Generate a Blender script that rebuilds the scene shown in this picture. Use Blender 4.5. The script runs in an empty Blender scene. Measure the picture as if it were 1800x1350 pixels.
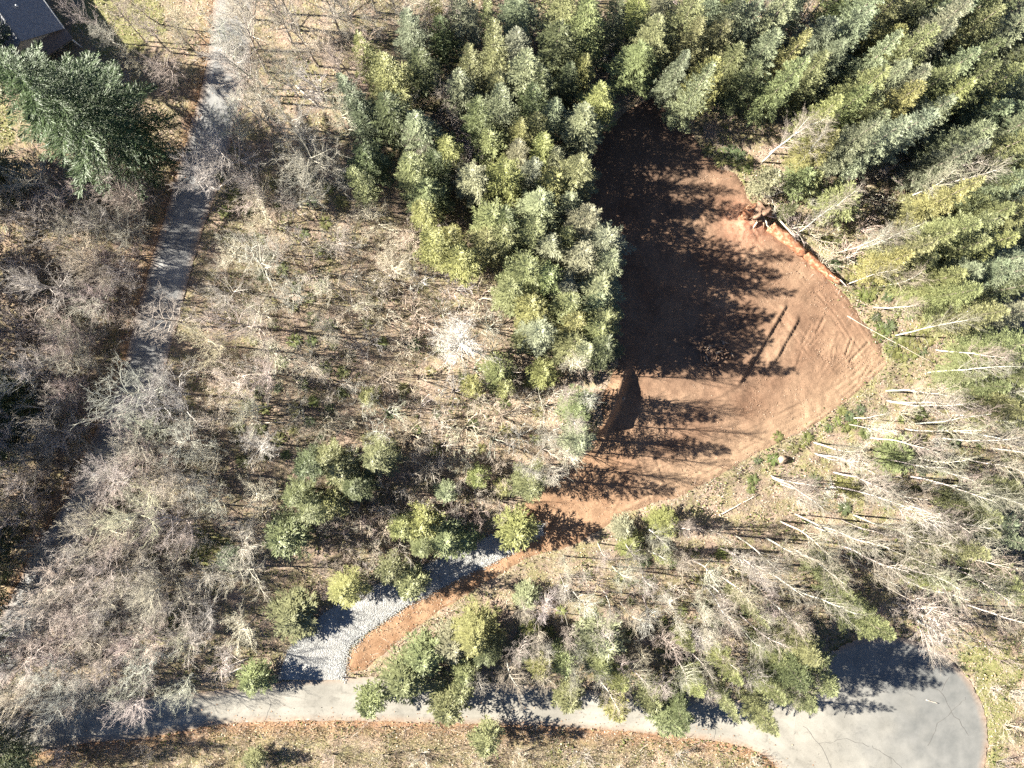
import bpy, math, random
import numpy as np
from mathutils import Vector, Matrix

# ---------------------------------------------------------------- camera, sky, sun, exposure
S = bpy.context.scene
PPM, CX, CY, CAMH = 14.0, 900.0, 675.0, 88.0
cam_d = bpy.data.cameras.new('camera'); cam = bpy.data.objects.new('camera', cam_d)
S.collection.objects.link(cam); S.camera = cam
cam.location = (0, 0, CAMH); cam.rotation_euler = (0, 0, 0)
cam_d.sensor_fit = 'HORIZONTAL'; cam_d.angle = 2*math.atan((900/PPM)/CAMH)
cam_d.clip_start = 0.5; cam_d.clip_end = 6000

SUN_EL, SUN_AZ = math.radians(28.5), math.radians(-5.5)      # light travels towards +x, a little towards -y
w = bpy.data.worlds.new('World'); S.world = w; w.use_nodes = True
nt = w.node_tree; bg = nt.nodes['Background']
sky = nt.nodes.new('ShaderNodeTexSky'); sky.sky_type = 'NISHITA'; sky.sun_disc = False
sky.sun_elevation = SUN_EL; sky.air_density = .45; sky.dust_density = 0; sky.altitude = 1500
sky.sun_rotation = math.atan2(-math.cos(SUN_AZ), -math.sin(SUN_AZ))
nt.links.new(sky.outputs[0], bg.inputs[0]); bg.inputs[1].default_value = 0.05
sd = bpy.data.lights.new('sun', 'SUN'); sun = bpy.data.objects.new('sun', sd); S.collection.objects.link(sun)
sd.energy = 5.0; sd.angle = math.radians(0.5); sd.color = (1.0, 0.945, 0.83)
dvec = Vector((math.cos(SUN_EL)*math.cos(SUN_AZ), math.cos(SUN_EL)*math.sin(SUN_AZ), -math.sin(SUN_EL)))
sun.rotation_euler = dvec.to_track_quat('-Z', 'Y').to_euler(); sun.location = (-80, 8, 60)
vs = S.view_settings
vs.view_transform = 'Standard'; vs.look = 'None'; vs.exposure = 2.27; vs.gamma = 1.0; vs.use_curve_mapping = False
S.cycles.use_adaptive_sampling = False; S.cycles.use_denoising = False; S.render.filter_size = 1.3; S.cycles.max_bounces = 3; S.cycles.diffuse_bounces = 1; S.cycles.transparent_max_bounces = 4

# ---------------------------------------------------------------- helpers
R = random.Random(7); NR = np.random.RandomState(7)
COL = S.collection
def W(px, py): return ((px-CX)/PPM, -(py-CY)/PPM)
def base_of(px, py, z):
    """ground pixel of a thing whose part at height z shows at (px, py)"""
    k = (CAMH-z)/CAMH
    return (CX+(px-CX)*k, CY+(py-CY)*k)
def crown_of(px, py, z):
    k = CAMH/(CAMH-z)
    return (CX+(px-CX)*k, CY+(py-CY)*k)

def hash2(ix, iy, seed):
    h = (ix.astype(np.int64)*374761393 + iy.astype(np.int64)*668265263 + seed*1442695041) & 0x7fffffff
    h = ((h ^ (h >> 13))*1274126177) & 0x7fffffff
    return ((h ^ (h >> 16)) & 0xffff)/65535.0
def vnoise(x, y, seed=0):
    x = np.asarray(x, float); y = np.asarray(y, float)
    ix = np.floor(x).astype(np.int64); iy = np.floor(y).astype(np.int64)
    fx = x-ix; fy = y-iy; fx = fx*fx*(3-2*fx); fy = fy*fy*(3-2*fy)
    a = hash2(ix, iy, seed); b = hash2(ix+1, iy, seed); c = hash2(ix, iy+1, seed); d = hash2(ix+1, iy+1, seed)
    return (a*(1-fx)+b*fx)*(1-fy)+(c*(1-fx)+d*fx)*fy
def fbm(x, y, seed=0, o=3):
    s = 0; a = 1; t = 0
    for k in range(o):
        s = s+a*vnoise(x*2**k, y*2**k, seed+k*17); t += a; a *= .5
    return s/t
def inpoly(px, py, poly):
    px = np.asarray(px, float); py = np.asarray(py, float)
    r = np.zeros(px.shape, bool); n = len(poly); j = n-1
    for i in range(n):
        xi, yi = poly[i]; xj, yj = poly[j]
        if yi != yj:
            r ^= ((yi > py) != (yj > py)) & (px < (xj-xi)*(py-yi)/(yj-yi)+xi)
        j = i
    return r
def pip(x, y, poly):
    r = False; j = len(poly)-1
    for i in range(len(poly)):
        xi, yi = poly[i]; xj, yj = poly[j]
        if (yi > y) != (yj > y) and x < (xj-xi)*(y-yi)/(yj-yi)+xi: r = not r
        j = i
    return r
def dist_line(px, py, pts):
    d = np.full(np.shape(px), 1e9)
    for (x0, y0), (x1, y1) in zip(pts[:-1], pts[1:]):
        dx, dy = x1-x0, y1-y0; L = dx*dx+dy*dy
        t = np.clip(((px-x0)*dx+(py-y0)*dy)/L, 0, 1)
        d = np.minimum(d, np.hypot(px-x0-t*dx, py-y0-t*dy))
    return d
def smooth(a, b, x):
    t = np.clip((x-a)/(b-a), 0, 1); return t*t*(3-2*t)
def resample(pts, step):
    out = [pts[0]]
    # catmull-rom through the points, then even-ish steps
    P = [pts[0]]+list(pts)+[pts[-1]]
    for i in range(1, len(P)-2):
        p0, p1, p2, p3 = [np.array(q, float) for q in P[i-1:i+3]]
        n = max(1, int(np.hypot(*(p2-p1))/step))
        for k in range(1, n+1):
            t = k/n
            out.append(tuple(.5*((2*p1)+(-p0+p2)*t+(2*p0-5*p1+4*p2-p3)*t*t+(-p0+3*p1-3*p2+p3)*t**3)))
    return out

def mesh_np(name, V, F, mat=None, smooth_sh=False):
    """V (n,3); F (m,3) or (m,4)"""
    me = bpy.data.meshes.new(name); V = np.asarray(V, np.float32); F = np.asarray(F, np.int32)
    me.vertices.add(len(V)); me.vertices.foreach_set('co', V.ravel())
    k = F.shape[1]; me.loops.add(F.size); me.loops.foreach_set('vertex_index', F.ravel())
    me.polygons.add(len(F)); me.polygons.foreach_set('loop_start', np.arange(0, F.size, k, dtype=np.int32))
    try: me.polygons.foreach_set('loop_total', np.full(len(F), k, np.int32))
    except Exception: pass
    if smooth_sh: me.polygons.foreach_set('use_smooth', np.ones(len(F), bool))
    if mat: me.materials.append(mat)
    me.update(calc_edges=True); me.validate()
    return me
def set_attr(me, name, cols):
    a = me.attributes.new(name, 'FLOAT_COLOR', 'POINT')
    c = np.ones((len(me.vertices), 4), np.float32); c[:, :cols.shape[1]] = cols
    a.data.foreach_set('color', c.ravel())
def obj(name, me, parent=None, loc=None):
    o = bpy.data.objects.new(name, me); COL.objects.link(o)
    if parent: o.parent = parent
    if loc is not None: o.location = loc
    return o
def tag(o, label=None, cat=None, group=None, kind=None):
    if label: o['label'] = label
    if cat: o['category'] = cat
    if group: o['group'] = group
    if kind: o['kind'] = kind
    return o
class MB:
    """collects triangles / quads into one mesh (quads are kept as two triangles)"""
    def __init__(s): s.v = []; s.f = []; s.n = 0
    def add(s, vs, fs):
        s.v.extend(vs); b = s.n
        for f in fs:
            if len(f) == 3: s.f.append((f[0]+b, f[1]+b, f[2]+b))
            else:
                for k in range(1, len(f)-1): s.f.append((f[0]+b, f[k]+b, f[k+1]+b))
        s.n += len(vs)
    def tube(s, pts, rad, sides=5, cap=True):
        vs = []; fs = []; n = len(pts)
        for i, p in enumerate(pts):
            a = pts[max(i-1, 0)]; b = pts[min(i+1, n-1)]
            d = (b[0]-a[0], b[1]-a[1], b[2]-a[2]); L = math.sqrt(d[0]**2+d[1]**2+d[2]**2) or 1
            d = (d[0]/L, d[1]/L, d[2]/L)
            u = (0, 0, 1) if abs(d[2]) < .9 else (1, 0, 0)
            e = (d[1]*u[2]-d[2]*u[1], d[2]*u[0]-d[0]*u[2], d[0]*u[1]-d[1]*u[0])
            L = math.sqrt(e[0]**2+e[1]**2+e[2]**2) or 1; e = (e[0]/L, e[1]/L, e[2]/L)
            g = (d[1]*e[2]-d[2]*e[1], d[2]*e[0]-d[0]*e[2], d[0]*e[1]-d[1]*e[0])
            r = rad[i]
            for k in range(sides):
                c = math.cos(2*math.pi*k/sides)*r; t = math.sin(2*math.pi*k/sides)*r
                vs.append((p[0]+e[0]*c+g[0]*t, p[1]+e[1]*c+g[1]*t, p[2]+e[2]*c+g[2]*t))
        for i in range(n-1):
            for k in range(sides):
                a = i*sides+k; b = i*sides+(k+1) % sides
                fs.append((a, b, b+sides, a+sides))
        if cap:
            fs.append(tuple(range(sides-1, -1, -1))); fs.append(tuple(range((n-1)*sides, n*sides)))
        s.add(vs, fs)
    def spike(s, p, q, r):
        d = (q[0]-p[0], q[1]-p[1], q[2]-p[2]); L = math.sqrt(d[0]**2+d[1]**2+d[2]**2) or 1
        d = (d[0]/L, d[1]/L, d[2]/L)
        u = (0, 0, 1) if abs(d[2]) < .9 else (1, 0, 0)
        e = (d[1]*u[2]-d[2]*u[1], d[2]*u[0]-d[0]*u[2], d[0]*u[1]-d[1]*u[0])
        L = math.sqrt(e[0]**2+e[1]**2+e[2]**2) or 1; e = (e[0]/L*r, e[1]/L*r, e[2]/L*r)
        g = (d[1]*e[2]-d[2]*e[1], d[2]*e[0]-d[0]*e[2], d[0]*e[1]-d[1]*e[0])
        s.add([(p[0]+e[0], p[1]+e[1], p[2]+e[2]), (p[0]-.5*e[0]+.87*g[0], p[1]-.5*e[1]+.87*g[1], p[2]-.5*e[2]+.87*g[2]),
               (p[0]-.5*e[0]-.87*g[0], p[1]-.5*e[1]-.87*g[1], p[2]-.5*e[2]-.87*g[2]), q], [(0, 1, 3), (1, 2, 3), (2, 0, 3)])
    def box(s, x0, x1, y0, y1, z0, z1):
        s.add([(x0, y0, z0), (x1, y0, z0), (x1, y1, z0), (x0, y1, z0), (x0, y0, z1), (x1, y0, z1), (x1, y1, z1), (x0, y1, z1)],
              [(3, 2, 1, 0), (4, 5, 6, 7), (0, 1, 5, 4), (1, 2, 6, 5), (2, 3, 7, 6), (3, 0, 4, 7)])
    def mesh(s, name, mat, sm=False): return mesh_np(name, np.array(s.v), np.array(s.f), mat, sm)

# ---------------------------------------------------------------- materials
class NT:
    def __init__(s, name, rough=.9, spec=.2):
        s.m = bpy.data.materials.new(name); s.m.use_nodes = True; s.t = s.m.node_tree
        s.b = s.t.nodes['Principled BSDF']; s.b.inputs['Roughness'].default_value = rough
        s.b.inputs['Specular IOR Level'].default_value = spec
    def n(s, typ, **kw):
        o = s.t.nodes.new(typ)
        for k, v in kw.items():
            if k in o.inputs: o.inputs[k].default_value = v
            else: setattr(o, k, v)
        return o
    def l(s, a, b): s.t.links.new(a, b)
    def coord(s): 
        if not hasattr(s, 'c'): s.c = s.n('ShaderNodeTexCoord')
        return s.c.outputs['Object']
    def geo(s):
        if not hasattr(s, 'g'): s.g = s.n('ShaderNodeNewGeometry')
        return s.g
    def noise(s, scale, detail=3, rough=.6, dist=0, vec=None):
        o = s.n('ShaderNodeTexNoise', Scale=scale, Detail=detail, Roughness=rough, Distortion=dist)
        s.l(vec or s.geo().outputs['Position'], o.inputs['Vector']); return o.outputs[0]
    def ramp(s, fac, stops):
        o = s.n('ShaderNodeValToRGB'); e = o.color_ramp.elements
        while len(e) < len(stops): e.new(.5)
        for k, (p, c) in enumerate(stops):
            e[k].position = p; e[k].color = (*c, 1) if not isinstance(c, (int, float)) else (c, c, c, 1)
        s.l(fac, o.inputs[0]); return o.outputs[0]
    def mix(s, fac, a, b, mode='MIX'):
        o = s.n('ShaderNodeMix', data_type='RGBA', blend_type=mode)
        for sock, v in ((o.inputs[0], fac), (o.inputs[6], a), (o.inputs[7], b)):
            if hasattr(v, 'is_linked') or hasattr(v, 'links'): s.l(v, sock)
            elif isinstance(v, (int, float)): sock.default_value = v
            else: sock.default_value = (*v, 1)
        return o.outputs[2]
    def color(s, c): s.l(c, s.b.inputs['Base Color'])
    def bump(s, h, strength=.4, dist=.05):
        o = s.n('ShaderNodeBump', Strength=strength, Distance=dist); s.l(h, o.inputs['Height'])
        s.l(o.outputs[0], s.b.inputs['Normal'])
    def objcol(s):
        return s.n('ShaderNodeObjectInfo').outputs['Color']
    def attr(s, name, out=0): return s.n('ShaderNodeAttribute', attribute_name=name).outputs[out]
def sep(N, col):
    o = N.n('ShaderNodeSeparateColor'); N.l(col, o.inputs[0]); return o.outputs

def mat_ground():
    N = NT('forest_floor')
    base = N.ramp(N.noise(.22, 5, .65), [(.32, (.15, .115, .08)), (.48, (.27, .205, .152)), (.66, (.39, .285, .22))])
    fine = N.ramp(N.noise(3.2, 4, .75), [(.3, .45), (.5, .95), (.7, 1.25)])
    c = N.mix(1, base, fine, 'MULTIPLY')
    moss = N.ramp(N.noise(.5, 4, .7), [(.42, 0), (.6, 1)])
    m = sep(N, N.attr('zone'))
    mm = N.n('ShaderNodeMath', operation='MULTIPLY'); N.l(moss, mm.inputs[0]); N.l(m[2], mm.inputs[1])
    mosscol = N.ramp(N.noise(4, 3), [(.35, (.13, .125, .05)), (.65, (.28, .26, .125))])
    c = N.mix(mm.outputs[0], c, mosscol)
    grass = N.ramp(N.noise(2.2, 5, .75), [(.3, (.12, .12, .045)), (.5, (.22, .215, .09)), (.7, (.31, .27, .15))])
    c = N.mix(m[0], c, grass)
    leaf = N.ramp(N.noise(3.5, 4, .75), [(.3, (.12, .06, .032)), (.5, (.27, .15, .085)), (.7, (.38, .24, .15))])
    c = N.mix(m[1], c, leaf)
    N.color(c); N.bump(N.noise(5, 5, .7), .9, .12); return N.m
def mat_soil():
    N = NT('bare_soil')
    base = N.ramp(N.noise(.16, 4, .6), [(.3, (.145, .083, .053)), (.5, (.215, .133, .087)), (.68, (.27, .177, .116))])
    z = sep(N, N.attr('zone'))
    c = N.mix(z[0], base, N.ramp(N.noise(.5, 4), [(.3, (.20, .11, .06)), (.65, (.34, .215, .13))]))
    c = N.mix(z[1], c, (.35, .245, .16))
    c = N.mix(z[2], c, N.ramp(N.noise(2, 4), [(.3, (.27, .10, .055)), (.65, (.44, .25, .17))]))
    c = N.mix(N.attr('darker_zone', 2), c, (.12, .08, .058))
    fine = N.ramp(N.noise(6, 5, .75), [(.3, .62), (.5, 1), (.7, 1.2)])
    c = N.mix(1, c, fine, 'MULTIPLY')
    dark = N.ramp(N.noise(.9, 5, .7, .6), [(.34, .62), (.5, 1)])
    c = N.mix(.7, c, dark, 'MULTIPLY')
    N.color(c); N.bump(N.noise(7, 5, .7), .7, .06); return N.m
def mat_asphalt(name, a, b):
    N = NT(name, .85, .25)
    big = N.ramp(N.noise(.25, 4, .6), [(.3, a), (.7, b)])
    u = N.n('ShaderNodeAttribute', attribute_name='along').outputs[0]
    s = sep(N, u)
    # faint worn streaks run along the lane, following the carriageway's own width coordinate
    cm = N.n('ShaderNodeCombineXYZ'); N.l(s[0], cm.inputs[0])
    mu = N.n('ShaderNodeMath', operation='MULTIPLY'); N.l(s[1], mu.inputs[0]); mu.inputs[1].default_value = .035
    N.l(mu.outputs[0], cm.inputs[1])
    c = N.mix(1, big, N.ramp(N.noise(1.1, 3, .55, 0, cm.outputs[0]), [(.3, .86), (.7, 1.1)]), 'MULTIPLY')
    c = N.mix(1, c, N.ramp(N.noise(9, 4, .8), [(.3, .8), (.7, 1.14)]), 'MULTIPLY')
    st = N.ramp(N.noise(.7, 6, .75, .8), [(.32, .62), (.46, 1)])
    c = N.mix(.85, c, st, 'MULTIPLY')
    c = N.mix(.8, c, N.ramp(N.noise(.12, 3, .5), [(.35, .8), (.65, 1.15)]), 'MULTIPLY')
    c = N.mix(N.attr('newer', 2), c, N.ramp(N.noise(.5, 4), [(.3, (.105, .11, .11)), (.7, (.17, .17, .165))]))
    dirt = N.ramp(s[2], [(0, 0), (1, 1)])
    c = N.mix(dirt, c, N.ramp(N.noise(2.5, 4, .7), [(.35, (.20, .12, .075)), (.65, (.35, .26, .19))]))
    N.color(c); N.bump(N.noise(25, 3, .7), .3, .015); return N.m
def mat_gravel():
    N = NT('crushed_rock')
    v = N.n('ShaderNodeTexVoronoi', Scale=8.0); N.l(N.geo().outputs['Position'], v.inputs['Vector'])
    c = N.ramp(v.outputs['Color'], [(.1, (.25, .24, .225)), (.5, (.33, .325, .31)), (.9, (.40, .39, .37))])
    c = N.mix(1, c, N.ramp(N.noise(.7, 4), [(.3, .7), (.65, 1.1)]), 'MULTIPLY')
    N.color(c); N.bump(v.outputs['Distance'], 1.0, .08); return N.m
def mat_attr(name, rough=.9, transl=0.0):
    """colour read from the 'tint' point attribute (each leaf, stone or blade has its own colour)"""
    N = NT(name, rough, .15); c = N.attr('tint'); N.color(c)
    if transl: leafy(N, c, transl)
    return N.m
def leafy(N, c, f):
    tr = N.n('ShaderNodeBsdfTranslucent'); N.l(c, tr.inputs[0])
    mx = N.n('ShaderNodeMixShader'); mx.inputs[0].default_value = f
    out = N.t.nodes['Material Output']
    N.l(N.b.outputs[0], mx.inputs[1]); N.l(tr.outputs[0], mx.inputs[2]); N.l(mx.outputs[0], out.inputs[0])
def mat_foliage():
    N = NT('conifer_needles', .5, .5)
    v = N.ramp(N.noise(1.7, 3, .7), [(.3, .62), (.5, 1), (.72, 1.35)])
    c = N.mix(1, N.objcol(), v, 'MULTIPLY'); N.color(c); leafy(N, c, .2); return N.m
def mat_bark(name, stops, scale=3):
    N = NT(name, .9, .1)
    v = N.ramp(N.noise(scale, 4, .7), stops)
    c = N.mix(1, N.objcol(), v, 'MULTIPLY'); N.color(c); return N.m
def mat_plain(name, stops, scale=2, rough=.85, spec=.2, bump=0):
    N = NT(name, rough, spec); h = N.noise(scale, 5, .7); N.color(N.ramp(h, stops))
    if bump: N.bump(h, bump, .05)
    return N.m
M_ground = mat_ground(); M_soil = mat_soil(); M_gravel = mat_gravel()
M_road = mat_asphalt('worn_asphalt', (.235, .22, .19), (.32, .30, .26))
M_lane = mat_asphalt('grey_asphalt', (.19, .19, .19), (.29, .285, .275))
M_tint = mat_attr('litter'); M_blade = mat_attr('green_blade', .8, .25)
M_needles = mat_foliage()
M_bark = mat_bark('bark', [(.3, .7), (.5, 1), (.7, 1.25)])
M_twig = mat_bark('twig_bark', [(.3, .75), (.6, 1.15)], 1.3)

# ---------------------------------------------------------------- layout (in ground pixels of the survey, 14 px = 1 m)
CLEARING = [(1140,165),(1200,185),(1235,262),(1292,300),(1325,350),(1352,395),(1400,436),(1480,503),(1540,590),(1572,640),(1515,690),
            (1455,738),(1412,764),(1342,794),(1282,832),(1190,878),(1105,905),(1010,965),(932,986),(830,1046),(757,1092),(692,1142),
            (650,1178),(600,1190),(612,1138),(650,1102),(720,1056),(740,1035),(690,1025),(800,965),(885,915),(928,872),(985,832),
            (1030,792),(1046,740),(1052,690),(1075,640),(1060,520),(1030,430),(1020,330),(1040,240),(1095,190)]
DRIVE_L = [(493,1192),(508,1142),(556,1088),(618,1046),(700,1012),(762,988),(832,954),(900,928),(955,922)]
DRIVE_R = [(606,1192),(612,1142),(650,1106),(722,1060),(800,1020),(880,982),(955,940)]
LANE_L = [(392,-150),(376,0),(360,120),(312,290),(270,440),(243,530),(212,650),(160,772),(108,885),(58,968),(15,1056),(-60,1190),(-130,1300)]
LANE_R = [(468,-150),(450,0),(432,150),(388,300),(346,430),(320,530),(287,650),(238,750),(182,856),(132,965),(88,1064),(38,1168),(-20,1260)]
ROAD_T = [(-160,1262),(-20,1258),(140,1246),(250,1226),(400,1210),(500,1196),(610,1188),(720,1190),(850,1200),(1000,1212),(1150,1226),(1300,1232),(1400,1214)]
ROAD_B = [(-160,1345),(-20,1335),(150,1304),(240,1298),(330,1282),(420,1269),(600,1264),(800,1271),(1000,1282),(1180,1297),(1290,1311),(1345,1330),(1400,1372)]
BULB = (1556, 1298, 180)
GRASS = [[(120,-40),(270,-40),(290,60),(200,110),(140,60)], [(1690,1150),(1760,1120),(1800,1180),(1770,1260),(1760,1400),(1736,1400),(1742,1280),(1705,1190)],
         [(240,1050),(310,1060),(300,1130),(250,1120)], [(330,930),(420,950),(400,1000),(330,990)], [(0,170),(30,170),(40,260),(0,260)]]
DRYGRASS = [[(150,1306),(240,1302),(420,1274),(800,1276),(1180,1302),(1340,1336),(1360,1420),(100,1420)]]
BANK = [(1108,640),(1098,680),(1086,715),(1064,758)]
def road_poly():
    a = [(BULB[0]+BULB[2]*math.cos(t), BULB[1]+BULB[2]*math.sin(t)) for t in np.linspace(-2.66, 2.7, 40)]
    return resample(ROAD_T[:-1], 12)+a+resample(ROAD_B[:-1], 12)[::-1]
ROADP = road_poly(); LANEP = LANE_L+LANE_R[::-1]; DRIVEP = DRIVE_L+DRIVE_R[::-1]

def hgt(x, y):
    """smooth lie of the land in metres"""
    x = np.asarray(x, float); y = np.asarray(y, float)
    far = np.clip((np.hypot(x, y)-110)/800, 0, 1)
    z = 0.5*np.sin(x*.045+.6)*np.cos(y*.05-.4)+.25*np.sin(x*.11+y*.07)+far*far*45*(fbm(x*.004, y*.004, 5)-.35)
    px = x*PPM+CX; py = CY-y*PPM
    ex = np.interp(py, [p[1] for p in BANK], [p[0] for p in BANK])
    win = smooth(612, 665, py)*(1-smooth(744, 770, py))
    amp = np.interp(py, [640, 690, 745], [.9, 1.9, 2.5])
    side = smooth(6, -14, px-ex)*np.exp(-np.clip(ex-px, 0, None)/130)
    return z+win*amp*side

def soil_rel(px, py):
    """tracks, berms and clods of the graded pad"""
    d = (fbm(px/9, py/9, 3)-.5)*.10+(fbm(px/40, py/40, 9)-.5)*.25
    def groove(pts, depth, wid):
        q = dist_line(px, py, pts)
        return -depth*np.exp(-(q/wid)**2)+depth*.8*np.exp(-((q-wid*1.9)/wid)**2)
    def step(pts, h, wid, lift):   # a scarp: ground on the left of the line stands higher and runs out
        z = np.zeros(np.shape(px))
        for (x0, y0), (x1, y1) in zip(pts[:-1], pts[1:]):
            dx, dy = x1-x0, y1-y0; L = math.hypot(dx, dy); dx /= L; dy /= L
            t = (px-x0)*dx+(py-y0)*dy; s = (px-x0)*dy-(py-y0)*dx
            inside = smooth(-8, 4, t)*(1-smooth(L-4, L+8, t))
            z = np.maximum(z, inside*h*smooth(-1.5, 1.5, -s*lift)*np.exp(-np.clip(-s*lift, 0, None)/wid))
        return z
    d = d+step([(1380,540),(1345,598),(1298,672)], .28, 16, 1)+step([(1402,562),(1365,628),(1338,662)], .24, 14, 1)
    d = d+step([(1318,640),(1310,664),(1292,682),(1262,696)], .13, 14, 1)
    br = smooth(.42, .6, fbm(px/55, py/55, 51)); br2 = smooth(.45, .62, fbm(px/45, py/45, 57))
    for k, o in enumerate((0, 14, 22, 45, 52, 80)):
        d = d+groove([(1556-o*1.05,632+o*.45),(1480-o*.72,700-o*.1),(1400-o*.55,752-o*.5),(1290-o*.5,812-o*.8),(1190-o*.6,862-o*.9),(1080,905-o*.5)], R.uniform(.05, .10), R.uniform(1.4, 2.6))*(br if k % 2 else br2)
    for k, o in enumerate((0, 9, 27, 36)):
        d = d+groove([(1360-o,420+o*.3),(1440-o,480+o*.3),(1500-o,550+o*.3),(1548-o,625+o*.1)], R.uniform(.04, .08), R.uniform(1.4, 2.4))*(br2 if k % 2 else br)
    for k in range(26):
        o = R.uniform(-6, 150); gate = smooth(.46, .6, fbm(px/38+k*3.1, py/38-k*1.7, 60+k % 5)); dp = R.uniform(.02, .05); wd = R.uniform(1.2, 2.2)
        if k % 3: d = d+groove([(1556-o*1.05,632+o*.45),(1480-o*.72,700-o*.1),(1400-o*.55+R.uniform(-6, 6),752-o*.5),(1290-o*.5,812-o*.8+R.uniform(-6, 6)),(1190-o*.6,862-o*.9),(1080,905-o*.5)], dp, wd)*gate
        else: d = d+groove([(1300-o*.6,330+o*.5),(1360-o*.8,420+o*.3),(1440-o,480+o*.3+R.uniform(-5, 5)),(1500-o,550+o*.3),(1548-o,625+o*.1)], dp, wd)*gate
    d = d+.012*np.sin((px*.8+py*.6)*.9)*smooth(.5, .62, fbm(px/30, py/30, 83))
    for (x, y) in ((1430,600),(1462,622),(1478,640),(1490,612),(1508,622),(1446,648),(1520,655),(1400,640),(1440,575),(1416,590),(1470,596),(1500,650),(1532,630)):
        j = R.uniform(-7, 7); q = R.uniform(.5, 1.1); d = d+groove([(x+14*q+j,y-22*q),(x-12*q-j,y+16*q)], R.uniform(.05, .13), R.uniform(1.2, 2))
    for (x, y) in ((1250,866),(1262,868),(1275,860),(1230,862)): d = d+groove([(x+5,y-14),(x-4,y+12)], .12, 2)
    for k in range(2):
        o = k*31; d = d+groove([(1110+o,770+o*.2),(1150+o,900-o*.4)], .05, 2.2)
    # dumped soil round the dark heap
    q = np.hypot((px-1252)/36, (py-622)/30); d = d+.9*np.exp(-q**2*1.2)*(.6+.8*fbm(px/7, py/7, 21))
    q = np.hypot((px-1312)/34, (py-392)/26); d = d+.7*np.exp(-q**2*1.2)*(.6+.8*fbm(px/6, py/6, 22))
    return d

# ---------------------------------------------------------------- ground
def axis(a, b, step, far):
    mid = list(np.arange(a, b+step*.5, step)); out = []
    x = b; s = step
    while x < far: s *= 1.35; x += s; out.append(x)
    left = []; x = a; s = step
    while x > -far: s *= 1.35; x -= s; left.append(x)
    return np.array(left[::-1]+mid+out)
gx = axis(-78, 78, .5, 2500); gy = axis(-62, 62, .5, 2500)
X, Y = np.meshgrid(gx, gy); PX = X*PPM+CX; PY = CY-Y*PPM
Z = hgt(X, Y)
wob = (fbm(PX/25, PY/25, 31)-.5)*16
insoil = inpoly(PX+wob*.8, PY-wob*.8, CLEARING); padedge = dist_line(PX+wob*.8, PY-wob*.8, CLEARING+CLEARING[:1])
inroad = inpoly(PX, PY, ROADP) | inpoly(PX, PY, LANEP) | inpoly(PX, PY, DRIVEP)
Z = Z+np.where(insoil, -.45*smooth(6, 24, padedge)+(1-smooth(0, 14, padedge))*(fbm(X*1.6, Y*1.6, 13)-.5)*.2, np.where(inroad, -.14, (fbm(X*.9, Y*.9, 11)-.5)*.28))
n_, m_ = X.shape
idx = np.arange(n_*m_).reshape(n_, m_)
F = np.stack([idx[:-1, :-1], idx[:-1, 1:], idx[1:, 1:], idx[1:, :-1]], -1).reshape(-1, 4)
me = mesh_np('ground', np.stack([X, Y, Z], -1).reshape(-1, 3), F, M_ground, True)
def zone_masks(px, py):
    px = np.asarray(px, float); py = np.asarray(py, float)
    wb = (fbm(px/30, py/30, 41)-.5)*50; wc = (fbm(px/30, py/30, 47)-.5)*50
    g = np.zeros(px.shape)
    for p in GRASS: g = np.maximum(g, inpoly(px+wb, py+wc, p)*1.0)
    for p in DRYGRASS: g = np.maximum(g, inpoly(px, py, p)*.12)
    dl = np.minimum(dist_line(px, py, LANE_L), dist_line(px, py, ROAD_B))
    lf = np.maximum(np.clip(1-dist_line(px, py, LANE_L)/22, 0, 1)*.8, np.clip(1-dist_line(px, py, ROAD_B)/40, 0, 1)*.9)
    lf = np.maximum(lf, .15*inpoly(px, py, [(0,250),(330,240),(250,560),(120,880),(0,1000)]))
    ms = np.full(px.shape, .7)
    ms = np.where(inpoly(px+wb, py+wc, [(1200,250),(1480,330),(1800,500),(1800,1000),(1560,1000),(1380,800),(1570,640),(1420,440)]), 1.0, ms)
    ms = np.where(inpoly(px, py, [(440,540),(1000,540),(1010,840),(440,860)]), .35, ms)
    return np.stack([g, lf, ms], -1)
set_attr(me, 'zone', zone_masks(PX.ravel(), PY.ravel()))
tag(obj('ground', me), 'leaf-littered woodland floor under the trees', 'ground', kind='structure')

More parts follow.
